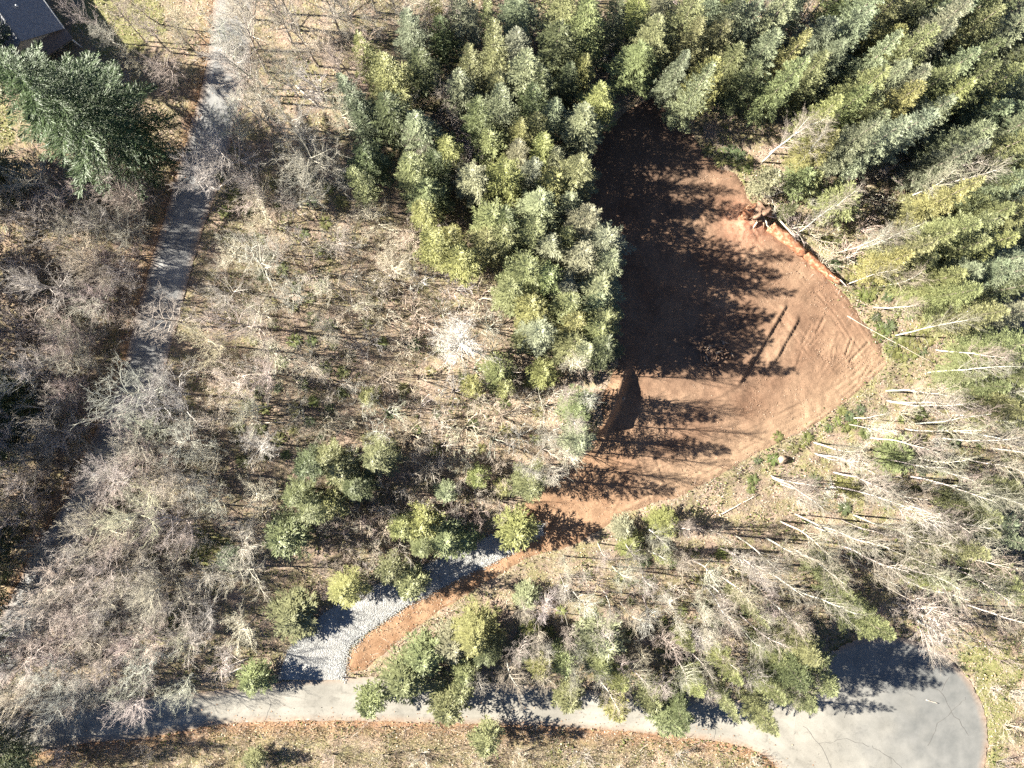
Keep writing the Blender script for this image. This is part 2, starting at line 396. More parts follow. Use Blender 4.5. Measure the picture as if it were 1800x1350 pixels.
def sheet_strip(name, Lp, Rp, mat, n=8, lift=.03, step=12, crown=.0, dirt=.25):
    L = resample(Lp, step); Rr = resample(Rp, step)
    def even(P, k):
        P = np.array(P); d = np.r_[0, np.cumsum(np.hypot(*np.diff(P, axis=0).T))]; t = np.linspace(0, d[-1], k)
        return np.stack([np.interp(t, d, P[:, 0]), np.interp(t, d, P[:, 1])], -1), d[-1]
    k = max(len(L), len(Rr)); A, la = even(L, k); B, lb = even(Rr, k)
    t = np.linspace(0, 1, n+1)
    G = A[:, None, :]*(1-t)[None, :, None]+B[:, None, :]*t[None, :, None]
    e = (fbm(G[..., 0]/8, G[..., 1]/8, 3)-.5)*5
    G[:, 0, 0] += e[:, 0]; G[:, -1, 0] += e[:, -1]; G[:, 0, 1] += e[:, 0]*.4; G[:, -1, 1] += e[:, -1]*.8
    x = (G[..., 0]-CX)/PPM; y = (CY-G[..., 1])/PPM
    z = hgt(x, y)+lift+crown*(1-(2*t-1)**2)[None, :]
    idx = np.arange(k*(n+1)).reshape(k, n+1)
    F = np.stack([idx[:-1, :-1], idx[1:, :-1], idx[1:, 1:], idx[:-1, 1:]], -1).reshape(-1, 4)
    me = mesh_np(name, np.stack([x, y, z], -1).reshape(-1, 3), F, mat, True)
    u = np.broadcast_to(t[None, :]*5.3, x.shape); v = np.broadcast_to(np.linspace(0, la/PPM, k)[:, None], x.shape)
    d = np.clip(1-np.minimum(t, 1-t)*5.3/.8, 0, 1)[None, :]*np.ones((k, 1))*(.3+dirt*2*fbm(x*.6, y*.6, 8))
    set_attr(me, 'along', np.stack([u, v, np.clip(d, 0, 1)], -1).reshape(-1, 3))
    return me
o = obj('asphalt_lane', sheet_strip('asphalt_lane', LANE_L, LANE_R, M_lane, 10, .03, 10, .05, .5))
tag(o, 'narrow grey asphalt lane slanting down the left side under bare trees', 'road', kind='structure')
# the lower road with its turning circle: one sheet, its rim pulled onto the outline
RT = resample(ROAD_T, 10); RB = resample(ROAD_B, 10)
def near_line(px, py, pts):
    best = np.full(px.shape, 1e9); bx = px.copy(); by = py.copy()
    for (x0, y0), (x1, y1) in zip(pts[:-1], pts[1:]):
        dx, dy = x1-x0, y1-y0; L = dx*dx+dy*dy or 1e-9; t = np.clip(((px-x0)*dx+(py-y0)*dy)/L, 0, 1)
        qx = x0+t*dx; qy = y0+t*dy; d = np.hypot(px-qx, py-qy); k = d < best
        best = np.where(k, d, best); bx = np.where(k, qx, bx); by = np.where(k, qy, by)
    return best, bx, by
def road_sheet():
    st = 4.0; gx, gy = np.meshgrid(np.arange(-160, 1745, st), np.arange(1100, 1490, st))
    ins = inpoly(gx, gy, ROADP)
    cell = ins[:-1, :-1] | ins[1:, :-1] | ins[:-1, 1:] | ins[1:, 1:]
    idx = np.arange(gx.size).reshape(gx.shape)
    F = np.stack([idx[:-1, :-1], idx[1:, :-1], idx[1:, 1:], idx[:-1, 1:]], -1)[cell]
    used = np.unique(F); rm = np.zeros(gx.size, int); rm[used] = np.arange(len(used))
    px = gx.ravel()[used]; py = gy.ravel()[used]; i = ins.ravel()[used]
    d, bx, by = near_line(px, py, ROADP+ROADP[:1])
    px = np.where(i, px, bx); py = np.where(i, py, by); jg = np.where(i, 0, (fbm(px/5, py/5, 14)-.5)*7); px = px+jg; py = py+jg*.8
    x = (px-CX)/PPM; y = (CY-py)/PPM
    me = mesh_np('road', np.stack([x, y, hgt(x, y)+.04], -1), rm[F], M_road, True)
    dt = dist_line(px, py, ROAD_T); db = dist_line(px, py, ROAD_B)
    rr = np.hypot(px-BULB[0], py-BULB[1]); w = smooth(1340, 1480, px)
    edge = np.where(i, d, 0)/PPM
    u = np.where(px < 1400, db, db*.6)/PPM
    dd = np.clip(1-edge/.9, 0, 1)*(.25+.9*fbm(px/18, py/18, 8))
    set_attr(me, 'along', np.clip(np.stack([u, px/PPM+70, dd], -1), 0, None))
    nw = smooth(1380, 1640, px+(fbm(px/40, py/40, 12)-.5)*120-(py-1250)*.5)*.85
    na = me.attributes.new('newer', 'FLOAT', 'POINT'); na.data.foreach_set('value', nw.astype(np.float32)); return me
o = obj('road', road_sheet()); tag(o, 'pale worn road along the lower edge ending in a round turning circle', 'road', kind='structure')
# cracks: thin tar-dark sheets a few mm above
def ribbon(name, pts, wid, mat, lift):
    P = resample(pts, 6); mb = MB(); vs = []; fs = []
    for i, p in enumerate(P):
        a = P[max(i-1, 0)]; b = P[min(i+1, len(P)-1)]; dx, dy = b[0]-a[0], b[1]-a[1]; L = math.hypot(dx, dy) or 1
        ww = wid*R.uniform(.6, 1.3); j = R.uniform(-.8, .8)
        for s in (-1, 1):
            x, y = W(p[0]+j-dy/L*s*ww, p[1]+j+dx/L*s*ww); vs.append((x, y, float(hgt(x, y))+lift))
        if i: fs.append((2*i-2, 2*i-1, 2*i+1, 2*i))
    mb.add(vs, fs); return mb.mesh(name, mat)
M_crack = mat_plain('crack_fill', [(.3, (.09, .085, .08)), (.7, (.15, .14, .13))])
circ = bpy.data.objects['road']
for pts in ([(1412,1278),(1440,1306),(1456,1335),(1470,1385)], [(1700,1225),(1650,1270),(1632,1310)], [(1600,1180),(1622,1202),(1652,1215),(1668,1240),(1700,1290)], [(1440,1306),(1490,1300),(1530,1312)], [(1480,1260),(1510,1228),(1560,1214)], [(1652,1215),(1668,1190)], [(1530,1312),(1575,1338),(1590,1380)], [(1250,1260),(1262,1288),(1256,1304)], [(880,1226),(892,1250),(886,1274)], [(470,1212),(478,1240),(470,1262)]):
    obj('crack', ribbon('crack', [(p[0]+R.uniform(-3, 3), p[1]+R.uniform(-3, 3)) for p in resample(pts, 9)], .3, M_crack, .056), circ)
o = obj('gravel_driveway', sheet_strip('gravel_driveway', DRIVE_L, DRIVE_R, M_gravel, 14, .09, 6, .06, 0))
tag(o, 'pale crushed-rock driveway curving up from the road to the clearing', 'driveway', kind='structure')
# the graded pad
st = 2.6
sx = np.arange(580, 1590, st); sy = np.arange(155, 1200, st)
SX, SY = np.meshgrid(sx, sy)
wob = (fbm(SX/25, SY/25, 31)-.5)*16
keep = inpoly(SX+wob*.8, SY-wob*.8, CLEARING)
cell = keep[:-1, :-1] & keep[1:, :-1] & keep[:-1, 1:] & keep[1:, 1:]
idx = np.arange(SX.size).reshape(SX.shape)
F = np.stack([idx[:-1, :-1], idx[1:, :-1], idx[1:, 1:], idx[:-1, 1:]], -1)[cell]
used = np.unique(F); remap = np.zeros(SX.size, int); remap[used] = np.arange(len(used))
ux = SX.ravel()[used]; uy = SY.ravel()[used]; wx = (ux-CX)/PPM; wy = (CY-uy)/PPM
wo = (fbm(ux/25, uy/25, 31)-.5)*16; edge = dist_line(ux+wo*.8, uy-wo*.8, CLEARING+CLEARING[:1])
indr = inpoly(ux, uy, DRIVEP)
rel = soil_rel(ux, uy)*smooth(0, 14, edge)*np.where(indr, 0, 1)*np.where(uy > 960, .45, 1)
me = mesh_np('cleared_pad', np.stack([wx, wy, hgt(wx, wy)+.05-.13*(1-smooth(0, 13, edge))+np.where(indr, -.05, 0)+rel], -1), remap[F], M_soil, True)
za = smooth(900, 985, uy)*1.0; za = np.maximum(za, (1-smooth(1050, 1150, ux))*smooth(600, 660, uy)*.6)
zb = np.exp(-((dist_line(ux, uy, [(1540,650),(1420,740),(1300,800),(1190,850)]))/45)**2)*.55
zc = np.exp(-(np.hypot(ux-1312, uy-392)/38)**2)*1.0+np.exp(-(dist_line(ux, uy, [(1350,400),(1480,505)])/9)**2)*.5
set_attr(me, 'zone', np.clip(np.stack([za, zb, zc], -1), 0, 1))
dkz = (1-smooth(250, 480, uy+(fbm(ux/40, uy/40, 77)-.5)*160))*(1-smooth(1190, 1260, ux+(fbm(ux/30, uy/30, 78)-.5)*80))*.8  # soil colour mixed darker over the upper-left pad and a patch by the heap
dkz = np.maximum(dkz, np.exp(-(np.hypot((ux-1225)/70, (uy-610)/50))**2)*.7)
dka = me.attributes.new('darker_zone', 'FLOAT', 'POINT'); dka.data.foreach_set('value', dkz.astype(np.float32))
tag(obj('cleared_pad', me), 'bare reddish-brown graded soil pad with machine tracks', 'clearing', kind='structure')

def free_mask(px, py, roads=True):
    f = ~inpoly(px, py, CLEARING)
    if np.size(px) > 50:
        k = np.nonzero(~f)[0]; f[k] = dist_line(px[k], py[k], CLEARING+CLEARING[:1]) < NR.exponential(6, len(k))
    if roads: f &= ~inpoly(px, py, ROADP) & ~inpoly(px, py, LANEP) & ~inpoly(px, py, DRIVEP)
    f &= ~((px < 150) & (py < 110) & (px*.6+py < 125))
    return f

# ---------------------------------------------------------------- stuff on the ground
def scatter_quads(name, n, lab, size, cols, reg, mat, flat=.35, zlift=.03, mask=None, aspect=.6, soilrel=False):
    px = NR.uniform(reg[0], reg[2], n); py = NR.uniform(reg[1], reg[3], n)
    k = mask(px, py); px = px[k]; py = py[k]; n = len(px)
    x = (px-CX)/PPM; y = (CY-py)/PPM; z = hgt(x, y)+zlift+NR.rand(n)*.12
    a = NR.uniform(0, 6.283, n); s = NR.uniform(size[0], size[1], n)
    t = NR.normal(0, flat, (n, 2))
    ux, uy = np.cos(a), np.sin(a)
    U = np.stack([ux, uy, t[:, 0]], -1)*s[:, None]; V = np.stack([-uy, ux, t[:, 1]], -1)*(s*aspect)[:, None]
    C = np.stack([x, y, z], -1)
    P = np.stack([C-U, C+V, C+U, C-V], 1).reshape(-1, 3)
    me = mesh_np(name, P, np.arange(4*n).reshape(-1, 4), mat)
    ci = NR.randint(0, len(cols), n); c = np.array(cols)[ci]*NR.uniform(.7, 1.25, (n, 1))
    set_attr(me, 'tint', np.repeat(c, 4, 0))
    return tag(obj(name, me), lab[0], lab[1], kind='stuff')
REG = (-120, -100, 1920, 1450)
LEAFC = [(.38, .29, .21), (.45, .37, .28), (.34, .23, .15), (.28, .20, .13), (.50, .43, .33), (.42, .30, .20), (.22, .16, .11), (.40, .36, .24), (.46, .32, .25), (.44, .31, .24)]
scatter_quads('leaf_litter', 130000, ('fallen tan and pinkish leaves covering the woodland floor', 'leaves'), (.05, .13), LEAFC, REG, M_tint,
              mask=lambda a, b: free_mask(a, b) & (fbm(a/45, b/45, 61) > .3))
ORC = [(.36, .19, .10), (.44, .27, .16), (.30, .14, .07), (.42, .31, .2), (.22, .11, .06)]
scatter_quads('roadside_leaves', 90000, ('orange-brown leaves drifted along the road edges', 'leaves'), (.05, .11), ORC, REG, M_tint,
              mask=lambda a, b: (np.minimum(dist_line(a, b, LANE_L), np.minimum(dist_line(a, b, ROAD_B[2:]), dist_line(a, b, LANE_R)*2.2)) < NR.exponential(11, len(a))) & ~inpoly(a, b, CLEARING))
scatter_quads('strip_leaves', 9000, ('brown leaves blown over the orange soil beside the driveway', 'leaves'), (.05, .1), ORC+LEAFC, (590,930,1010,1195), M_tint, mask=lambda a, b: inpoly(a, b, CLEARING) & ~inpoly(a, b, DRIVEP) & (fbm(a/16, b/16, 66) > .5))
GRC = [(.09, .12, .035), (.13, .15, .05), (.07, .10, .03), (.17, .18, .07), (.20, .19, .09)]
scatter_quads('ground_cover', 110000, ('low green leafy ground cover and moss between the trunks', 'ground cover'), (.07, .17), GRC, REG, M_blade, .8, .06,
              mask=lambda a, b: free_mask(a, b) & (fbm(a/38, b/38, 71) > np.where(a > 1180, .44, .57)))
def sticks(name, n, lab, mask, ln, rad, cols):
    px = NR.uniform(REG[0], REG[2], n); py = NR.uniform(REG[1], REG[3], n); k = mask(px, py); px = px[k]; py = py[k]; n = len(px)
    x = (px-CX)/PPM; y = (CY-py)/PPM; z = hgt(x, y)+.05+NR.rand(n)*.25
    a = NR.uniform(0, 6.283, n); L = NR.uniform(ln[0], ln[1], n)*NR.uniform(.3, 1, n)
    D = np.stack([np.cos(a), np.sin(a), NR.normal(0, .18, n)], -1)*L[:, None]; r = NR.uniform(rad[0], rad[1], n)[:, None]
    N1 = np.stack([-np.sin(a), np.cos(a), np.zeros(n)], -1)*r; N2 = np.stack([np.zeros(n), np.zeros(n), np.ones(n)], -1)*r
    C = np.stack([x, y, z], -1)
    P = np.stack([C+N1, C+N2, C-N1, C+D], 1).reshape(-1, 3); b = np.arange(n)[:, None]*4
    F = np.concatenate([b+np.array([[0, 1, 3]]), b+np.array([[1, 2, 3]]), b+np.array([[2, 0, 3]])])
    me = mesh_np(name, P, F, M_tint)
    set_attr(me, 'tint', np.repeat(np.array(cols)[NR.randint(0, len(cols), n)]*NR.uniform(.7, 1.2, (n, 1)), 4, 0))
    return tag(obj(name, me), lab[0], lab[1], kind='stuff')
STC = [(.30, .25, .21), (.42, .37, .32), (.22, .17, .14), (.52, .48, .43)]
sticks('fallen_twigs', 45000, ('fallen grey twigs and sticks strewn over the woodland floor', 'twigs'), lambda a, b: free_mask(a, b), (.4, 2.2), (.008, .022), STC)
def sprigs(name, n, lab, mask, ln, cols):
    px = NR.uniform(REG[0], REG[2], n); py = NR.uniform(REG[1], REG[3], n); k = mask(px, py); px = px[k]; py = py[k]; n = len(px)
    x = (px-CX)/PPM; y = (CY-py)/PPM; m = 5; L = NR.uniform(ln[0], ln[1], n)
    C = np.repeat(np.stack([x, y, hgt(x, y)-.03], -1), m, 0); T = np.stack([NR.normal(0, .6, n*m), NR.normal(0, .6, n*m), NR.uniform(.4, 1, n*m)], -1)*np.repeat(L, m)[:, None]
    a = NR.uniform(0, 6.28, n*m); r = .011; A = np.stack([np.cos(a), np.sin(a), 0*a], -1)*r; B = np.stack([-np.sin(a), np.cos(a), 0*a], -1)*r
    P = np.stack([C+A, C-.5*A+B, C-.5*A-B, C+T], 1).reshape(-1, 3); b = np.arange(n*m)[:, None]*4
    F = np.concatenate([b+np.array([f]) for f in ((0, 1, 3), (1, 2, 3), (2, 0, 3))]); me = mesh_np(name, P, F, M_tint)
    set_attr(me, 'tint', np.repeat(np.array(cols)[NR.randint(0, len(cols), n)]*NR.uniform(.75, 1.2, (n, 1)), 4*m, 0))
    return tag(obj(name, me), lab[0], lab[1], kind='stuff')
sprigs('undergrowth', 34000, ('knee-high bare brush and dry stalks under the trees', 'undergrowth'), lambda a, b: free_mask(a, b) & (fbm(a/32, b/32, 101) > .43), (.4, 1.3), [(.42, .36, .31), (.34, .28, .23), (.48, .41, .34), (.26, .21, .17)])
sticks('brush_litter', 5000, ('splintered pale wood scraps strewn over the bare soil', 'wood scraps'),
       lambda a, b: inpoly(a, b, CLEARING) & (np.minimum(dist_line(a, b, CLEARING)/14, np.hypot(a-1312, b-392)/60) < NR.rand(len(a))*1.2), (.2, 1.4), (.01, .03), STC+[(.5, .34, .25)])
def blades(name, n, lab, mask, h, cols, reg=REG):
    px = NR.uniform(reg[0], reg[2], n); py = NR.uniform(reg[1], reg[3], n); k = mask(px, py); px = px[k]; py = py[k]; n = len(px)
    x = (px-CX)/PPM; y = (CY-py)/PPM; z = hgt(x, y)-.02; a = NR.uniform(0, 6.283, n); L = NR.uniform(h[0], h[1], n)
    B = np.stack([np.cos(a), np.sin(a), np.zeros(n)], -1)*.03; T = np.stack([NR.normal(0, .5, n), NR.normal(0, .5, n), np.ones(n)], -1)*L[:, None]
    C = np.stack([x, y, z], -1); P = np.stack([C-B, C+B, C+T], 1).reshape(-1, 3)
    me = mesh_np(name, P, np.arange(3*n).reshape(-1, 3), M_blade)
    set_attr(me, 'tint', np.repeat(np.array(cols)[NR.randint(0, len(cols), n)]*NR.uniform(.75, 1.2, (n, 1)), 3, 0))
    return tag(obj(name, me), lab[0], lab[1], kind='stuff')
def gm(polys): 
    def f(a, b):
        wb = (fbm(a/30, b/30, 41)-.5)*50; wc = (fbm(a/30, b/30, 47)-.5)*50; r = np.zeros(len(a), bool)
        for p in polys: r |= inpoly(a+wb, b+wc, p)
        return r & free_mask(a, b)
    return f
blades('grass', 500000, ('yellow-green winter grass on the open verges', 'grass'), gm(GRASS), (.1, .3), [(.20, .21, .08), (.27, .25, .11), (.15, .17, .06), (.33, .28, .16)])
blades('dry_grass', 60000, ('bleached dry grass on the bank below the road', 'dry grass'), lambda a, b: inpoly(a, b, DRYGRASS[0]) & (fbm(a/20, b/20, 88) > .38), (.12, .4), [(.40, .33, .22), (.34, .27, .16), (.27, .24, .12), (.46, .39, .28)], (90,1260,1400,1430))
def stones(name, n, lab, mask, size, cols, mat, lift, reg=REG):
    px = NR.uniform(reg[0], reg[2], n); py = NR.uniform(reg[1], reg[3], n); k = mask(px, py); px = px[k]; py = py[k]; n = len(px)
    x = (px-CX)/PPM; y = (CY-py)/PPM; s = NR.uniform(size[0], size[1], n); C = np.stack([x, y, hgt(x, y)+lift], -1)
    O = np.array([(1, 0, 0), (0, 1, 0), (-1, 0, 0), (0, -1, 0), (0, 0, 1), (0, 0, -1)], float)
    P = (C[:, None, :]+O[None]*s[:, None, None]*NR.uniform(.6, 1.2, (n, 6, 1))).reshape(-1, 3); b = np.arange(n)[:, None]*6
    F = np.concatenate([b+np.array([f]) for f in ((0, 1, 4), (1, 2, 4), (2, 3, 4), (3, 0, 4))])
    me = mesh_np(name, P, F, mat)
    set_attr(me, 'tint', np.repeat(np.array(cols)[NR.randint(0, len(cols), n)]*NR.uniform(.7, 1.15, (n, 1)), 6, 0))
    return tag(obj(name, me), lab[0], lab[1], kind='stuff')
def drive_mask(a, b):
    dl = dist_line(a, b, DRIVE_L); dr = dist_line(a, b, DRIVE_R); u = dl/(dl+dr+1e-6)
    w = np.minimum(np.abs(u-.3), np.abs(u-.7))
    return (inpoly(a, b, DRIVEP) & ((w > .07) | (NR.rand(len(a)) < .45))) | (np.minimum(dl, dr) < NR.exponential(2.6, len(a)))
stones('driveway_gravel', 90000, ('angular pale grey stones covering the driveway', 'gravel'), drive_mask, (.03, .08), [(.42, .42, .405), (.48, .48, .465), (.34, .34, .33), (.53, .525, .50)], M_tint, .12, (480,915,965,1200))
stones('soil_clods', 60000, ('small clods and stones on the graded soil', 'soil clods'), lambda a, b: inpoly(a, b, CLEARING) & (fbm(a/14, b/14, 91) > .45), (.02, .08), [(.33, .22, .15), (.24, .15, .10), (.42, .31, .23)], M_tint, .06, (580,160,1580,1200))

# ---------------------------------------------------------------- plants: prototype meshes
def conifer_proto(seed, H, Rr, style, whorl=5):
    r = random.Random(seed); tr = MB(); cr = MB()
    lean = (r.uniform(-.02, .02), r.uniform(-.02, .02))
    tr.tube([(lean[0]*z, lean[1]*z, z) for z in np.linspace(-.3, H*.97, 9)], [.012*H*(1-t)**.8+.015 for t in np.linspace(0, .99, 9)], 6)
    z = H*r.uniform(.12, .2); base = z; ga = r.uniform(0, 6)
    while z < H*.985:
        t = (z-base)/(H-base)
        nb = (whorl+r.randint(0, 1)) if t < .85 else 4
        for k in range(nb):
            ga += 2.399+r.uniform(-.35, .35)
            prof = (1-t)**.72*(.55+.45*min(1, t*5+.25))
            L = Rr*prof*r.choice((r.uniform(.4, .7), r.uniform(.75, 1.05), r.uniform(.9, 1.25)))+.18
            el = (-.25+.95*t**1.3)+r.uniform(-.15, .15)        # droop low, upswept at the top
            ca, sa = math.cos(ga), math.sin(ga)
            z0 = z+r.uniform(-.15, .15)
            n = max(3, int(L/.16)); 
            def at(u):
                q = L*u; zz = z0+q*math.sin(el)*.8+(.22*L*u*u if style else -.16*L*u*u)
                return (lean[0]*z+ca*q*math.cos(el), lean[1]*z+sa*q*math.cos(el), zz)
            if L > .8: cr.spike(at(0), at(.75), .02+.008*L)
            for i in range(n):
                u = (i+.6)/n
                if u < .22 and r.random() < .6: continue
                p = at(u); tl = (.28+.30*L*(1-u)**.8*min(1, u*3))*r.uniform(.7, 1.2)
                for sgn in (-1, 1):
                    aa = ga+sgn*r.uniform(.5, .95); up = el*.5+r.uniform(-.12, .22)
                    for m in range(3 if tl > .45 else 2):
                        off = m*tl*.36
                        q = (p[0]+math.cos(aa)*off, p[1]+math.sin(aa)*off, p[2]+up*off*.5+r.uniform(-.05, .05))
                        a2 = aa+r.uniform(-.45, .45); l2 = max(.2, tl*.58)*r.uniform(.75, 1.3); wd = r.uniform(.032, .062); tw = r.uniform(-.45, .45)
                        d = (math.cos(a2), math.sin(a2), up+r.uniform(-.15, .25)); e = (-math.sin(a2)*wd, math.cos(a2)*wd, tw*wd)
                        mid = (q[0]+d[0]*l2*.4, q[1]+d[1]*l2*.4, q[2]+d[2]*l2*.4+.02)
                        tip = (q[0]+d[0]*l2, q[1]+d[1]*l2, q[2]+d[2]*l2)
                        cr.add([q, (mid[0]+e[0], mid[1]+e[1], mid[2]+e[2]), tip, (mid[0]-e[0], mid[1]-e[1], mid[2]-e[2])], [(0, 1, 2), (0, 2, 3)])
            p = at(1.0); q = at(.8); l2 = .3
            d = (ca*.9, sa*.9, el+.2)
            for j in range(3):
                a2 = ga+r.uniform(-.4, .4); wd = .04; d = (math.cos(a2), math.sin(a2), el*.6+r.uniform(-.1, .4))
                e = (-math.sin(a2)*wd, math.cos(a2)*wd, r.uniform(-.05, .05))
                cr.add([q, (p[0]+e[0], p[1]+e[1], p[2]+e[2]), (p[0]+d[0]*l2, p[1]+d[1]*l2, p[2]+d[2]*l2), (p[0]-e[0], p[1]-e[1], p[2]-e[2])], [(0, 1, 2), (0, 2, 3)])
        z += (.52 if t < .8 else .28)*(H/14)**.6*r.uniform(.8, 1.2)
    for j in range(10):
        a = r.uniform(0, 6.28); cr.add([(lean[0]*H, lean[1]*H, H*.94), (lean[0]*H+.06*math.cos(a), lean[1]*H+.06*math.sin(a), H*.98), (lean[0]*H+.12*math.cos(a), lean[1]*H+.12*math.sin(a), H*1.02)], [(0, 1, 2)])
    return dict(trunk=tr.mesh('conifer_trunk', M_bark), crown=cr.mesh('conifer_crown', M_needles), H=H, R=Rr)

def bare_proto(seed, H, Rr, first, nl, kind, fat=1.0):
    """a leafless tree: trunk(s), limbs, branches and fine twigs"""
    r = random.Random(seed); tr = MB(); cr = MB()
    def norm(d):
        L = math.sqrt(d[0]**2+d[1]**2+d[2]**2) or 1; return (d[0]/L, d[1]/L, d[2]/L)
    def path(p, d, L, n, wand, trop):
        pts = [p]
        for i in range(n):
            d = norm((d[0]+r.gauss(0, wand), d[1]+r.gauss(0, wand), d[2]+r.gauss(0, wand)+trop))
            p = (p[0]+d[0]*L/n, p[1]+d[1]*L/n, p[2]+d[2]*L/n); pts.append(p)
        return pts, d
    def lerp(pts, u):
        f = u*(len(pts)-1); i = min(int(f), len(pts)-2); f -= i
        a, b = pts[i], pts[i+1]; return tuple(a[k]+(b[k]-a[k])*f for k in range(3)), norm((b[0]-a[0], b[1]-a[1], b[2]-a[2]))
    def side(d, spread):
        a = r.uniform(0, 6.283); u = norm((math.cos(a), math.sin(a), 0)); 
        k = spread*r.uniform(.7, 1.3); return norm((d[0]+u[0]*k, d[1]+u[1]*k, d[2]+u[2]*k))
    stems = {'alder': 1, 'maple': 1, 'shrub': r.randint(5, 8)}[kind]
    for s in range(stems):
        if kind == 'shrub':
            a = s*6.283/stems+r.uniform(-.4, .4); d0 = norm((math.cos(a)*.55, math.sin(a)*.55, 1)); TH = H*r.uniform(.75, 1); r0 = .018*H**.8
        else:
            d0 = norm((r.uniform(-.05, .05), r.uniform(-.05, .05), 1)); TH = H; r0 = .0076*H if kind == 'alder' else .011*H
        pts, _ = path((0, 0, -.25), d0, TH, 10, .045 if kind != 'shrub' else .09, .03)
        rad = [r0*(1-i/10)**.85+.012 for i in range(11)]
        (tr if kind != 'shrub' or s < 99 else cr).tube(pts, rad, 6 if kind != 'shrub' else 4)
        limbs = nl if kind != 'shrub' else max(4, nl//stems)
        for i in range(limbs):
            u = first+(1-first)*((i+r.random())/limbs)*.97
            p, d = lerp(pts, u)
            sh = (1-u)/(1-first)
            if kind == 'alder': L = Rr*(.35+.85*math.sin(min(1, sh*1.25)*math.pi*.62))*r.uniform(.75, 1.2); sp = .85
            elif kind == 'maple': L = Rr*(.4+.95*sh**.6)*r.uniform(.75, 1.2); sp = .95
            else: L = Rr*(.35+.4*sh)*r.uniform(.7, 1.2); sp = .9
            lp, _ = path(p, side(d, sp), L, 5, .13, .10)
            lr = fat*max(.014, min(rad[min(10, int(u*10))]*.62, .014*L+.012))
            cr.tube(lp, [lr*(1-k/5)**.8+.007 for k in range(6)], 4, False)
            nsub = max(4, int(L*2.6))
            for j in range(nsub):
                p2, d2 = lerp(lp, .18+.8*(j+r.random())/nsub)
                L2 = L*.36*r.uniform(.6, 1.25)+.2
                bp, _ = path(p2, side(d2, .75), L2, 3, .17, .09)
                cr.tube(bp, [.014, .011, .008, .005], 3, False)
                for k in range(max(3, int(L2*4.2))):
                    p3, d3 = lerp(bp, .1+.88*r.random()); L3 = r.uniform(.3, .75)*(.6+.4*min(1, L2))
                    d4 = side(d3, .7); q = (p3[0]+d4[0]*L3, p3[1]+d4[1]*L3, p3[2]+d4[2]*L3+.05)
                    cr.spike(p3, q, .0075)
                    for _k in range(2):
                        u2 = r.uniform(.25, .8); p5 = tuple(p3[m]+(q[m]-p3[m])*u2 for m in range(3)); d5 = side(d4, .8); L5 = L3*r.uniform(.3, .6)
                        cr.spike(p5, (p5[0]+d5[0]*L5, p5[1]+d5[1]*L5, p5[2]+d5[2]*L5+.03), .006)
    return dict(trunk=tr.mesh('bare_trunk', M_bark), crown=cr.mesh('bare_crown', M_twig), H=H, R=Rr)
CONS = [conifer_proto(100+k, 14, 2.6, k % 2) for k in range(6)]
CONT = [conifer_proto(140+k, 17, 3.5, k % 2) for k in range(5)]
CONY = [conifer_proto(170+k, 6, 1.7, 1) for k in range(3)]
BIGP = conifer_proto(190, 25, 9.5, 0, 9)
ALD = [bare_proto(200+k, 17, 2.9, .42, 26, 'alder') for k in range(5)]
MAP = [bare_proto(230+k, 13, 4.0, .28, 21, 'maple') for k in range(5)]
SHR = [bare_proto(260+k, 5.0, 2.6, .25, 34, 'shrub') for k in range(5)]


LATER = []; TREES = []      # (root, kind, crown px, tone word, size word)
TONES = {'y': ('yellow-green', (.29, .29, .115)), 'g': ('green', (.24, .255, .118)), 'b': ('blue-green', (.235, .258, .162)), 'd': ('dark green', (.14, .16, .075)), 'p': ('pale green', (.295, .305, .185))}
def plant(name, proto, x, y, H, Rr, rz, bark, leaf, tilt=(0, 0)):
    root = bpy.data.objects.new(name, None); COL.objects.link(root); root.empty_display_size = .3
    root.location = (x, y, float(hgt(x, y))); root.rotation_euler = (tilt[0], tilt[1], rz)
    s = Rr/proto['R']; root.scale = (s, s, H/proto['H'])
    t = obj('trunk', proto['trunk'], root); t.color = (*bark, 1)
    c = obj('crown', proto['crown'], root); c.color = (*leaf, 1)
    return root
def vary(c, r, a=.14): 
    k = r.uniform(1-a, 1+a); return tuple(max(.01, v*k*r.uniform(.94, 1.06)) for v in c)
def conifer(px, py, rpx, H, tone=None):
    k = 1.62 if py < 660 or (px > 1300 and py > 1080) else 1.42
    """px, py, rpx: where and how large its crown shows"""
    r = random.Random(int(px*31+py*17)); zc = H*.62
    bx, by = base_of(px, py, zc); x, y = W(bx, by); Rr = max(.9, rpx/PPM*(CAMH-zc)/CAMH*k)
    tone = tone or r.choice('ygggbbpgd' if px < 1100 else 'gggbbbpdy')
    pr = BIGP if H > 22 else r.choice(CONY if H < 7.5 else CONS if H < 14 and px < 1100 else CONT)
    word, col = TONES[tone]
    root = plant('conifer_tree', pr, x, y, H, Rr, r.uniform(0, 6.28), (.16, .13, .11), vary(col, r), (r.uniform(-.03, .03), r.uniform(-.03, .03)))
    TREES.append((root, 'conifer', (px, py), word, 'tall slim' if H/Rr > 7.5 else 'young' if H < 7.5 else 'broad' if Rr > 2.9 else 'bushy'))
    return root
BARKS = {'w': ('white-trunked', (.47, .44, .39), (.31, .275, .225)), 'g': ('grey', (.32, .295, .26), (.47, .43, .375)), 'm': ('grey-brown', (.27, .235, .20), (.43, .38, .33)), 't': ('tan', (.35, .305, .25), (.53, .465, .375)), 'k': ('dark-stemmed', (.19, .16, .135), (.36, .315, .27))}
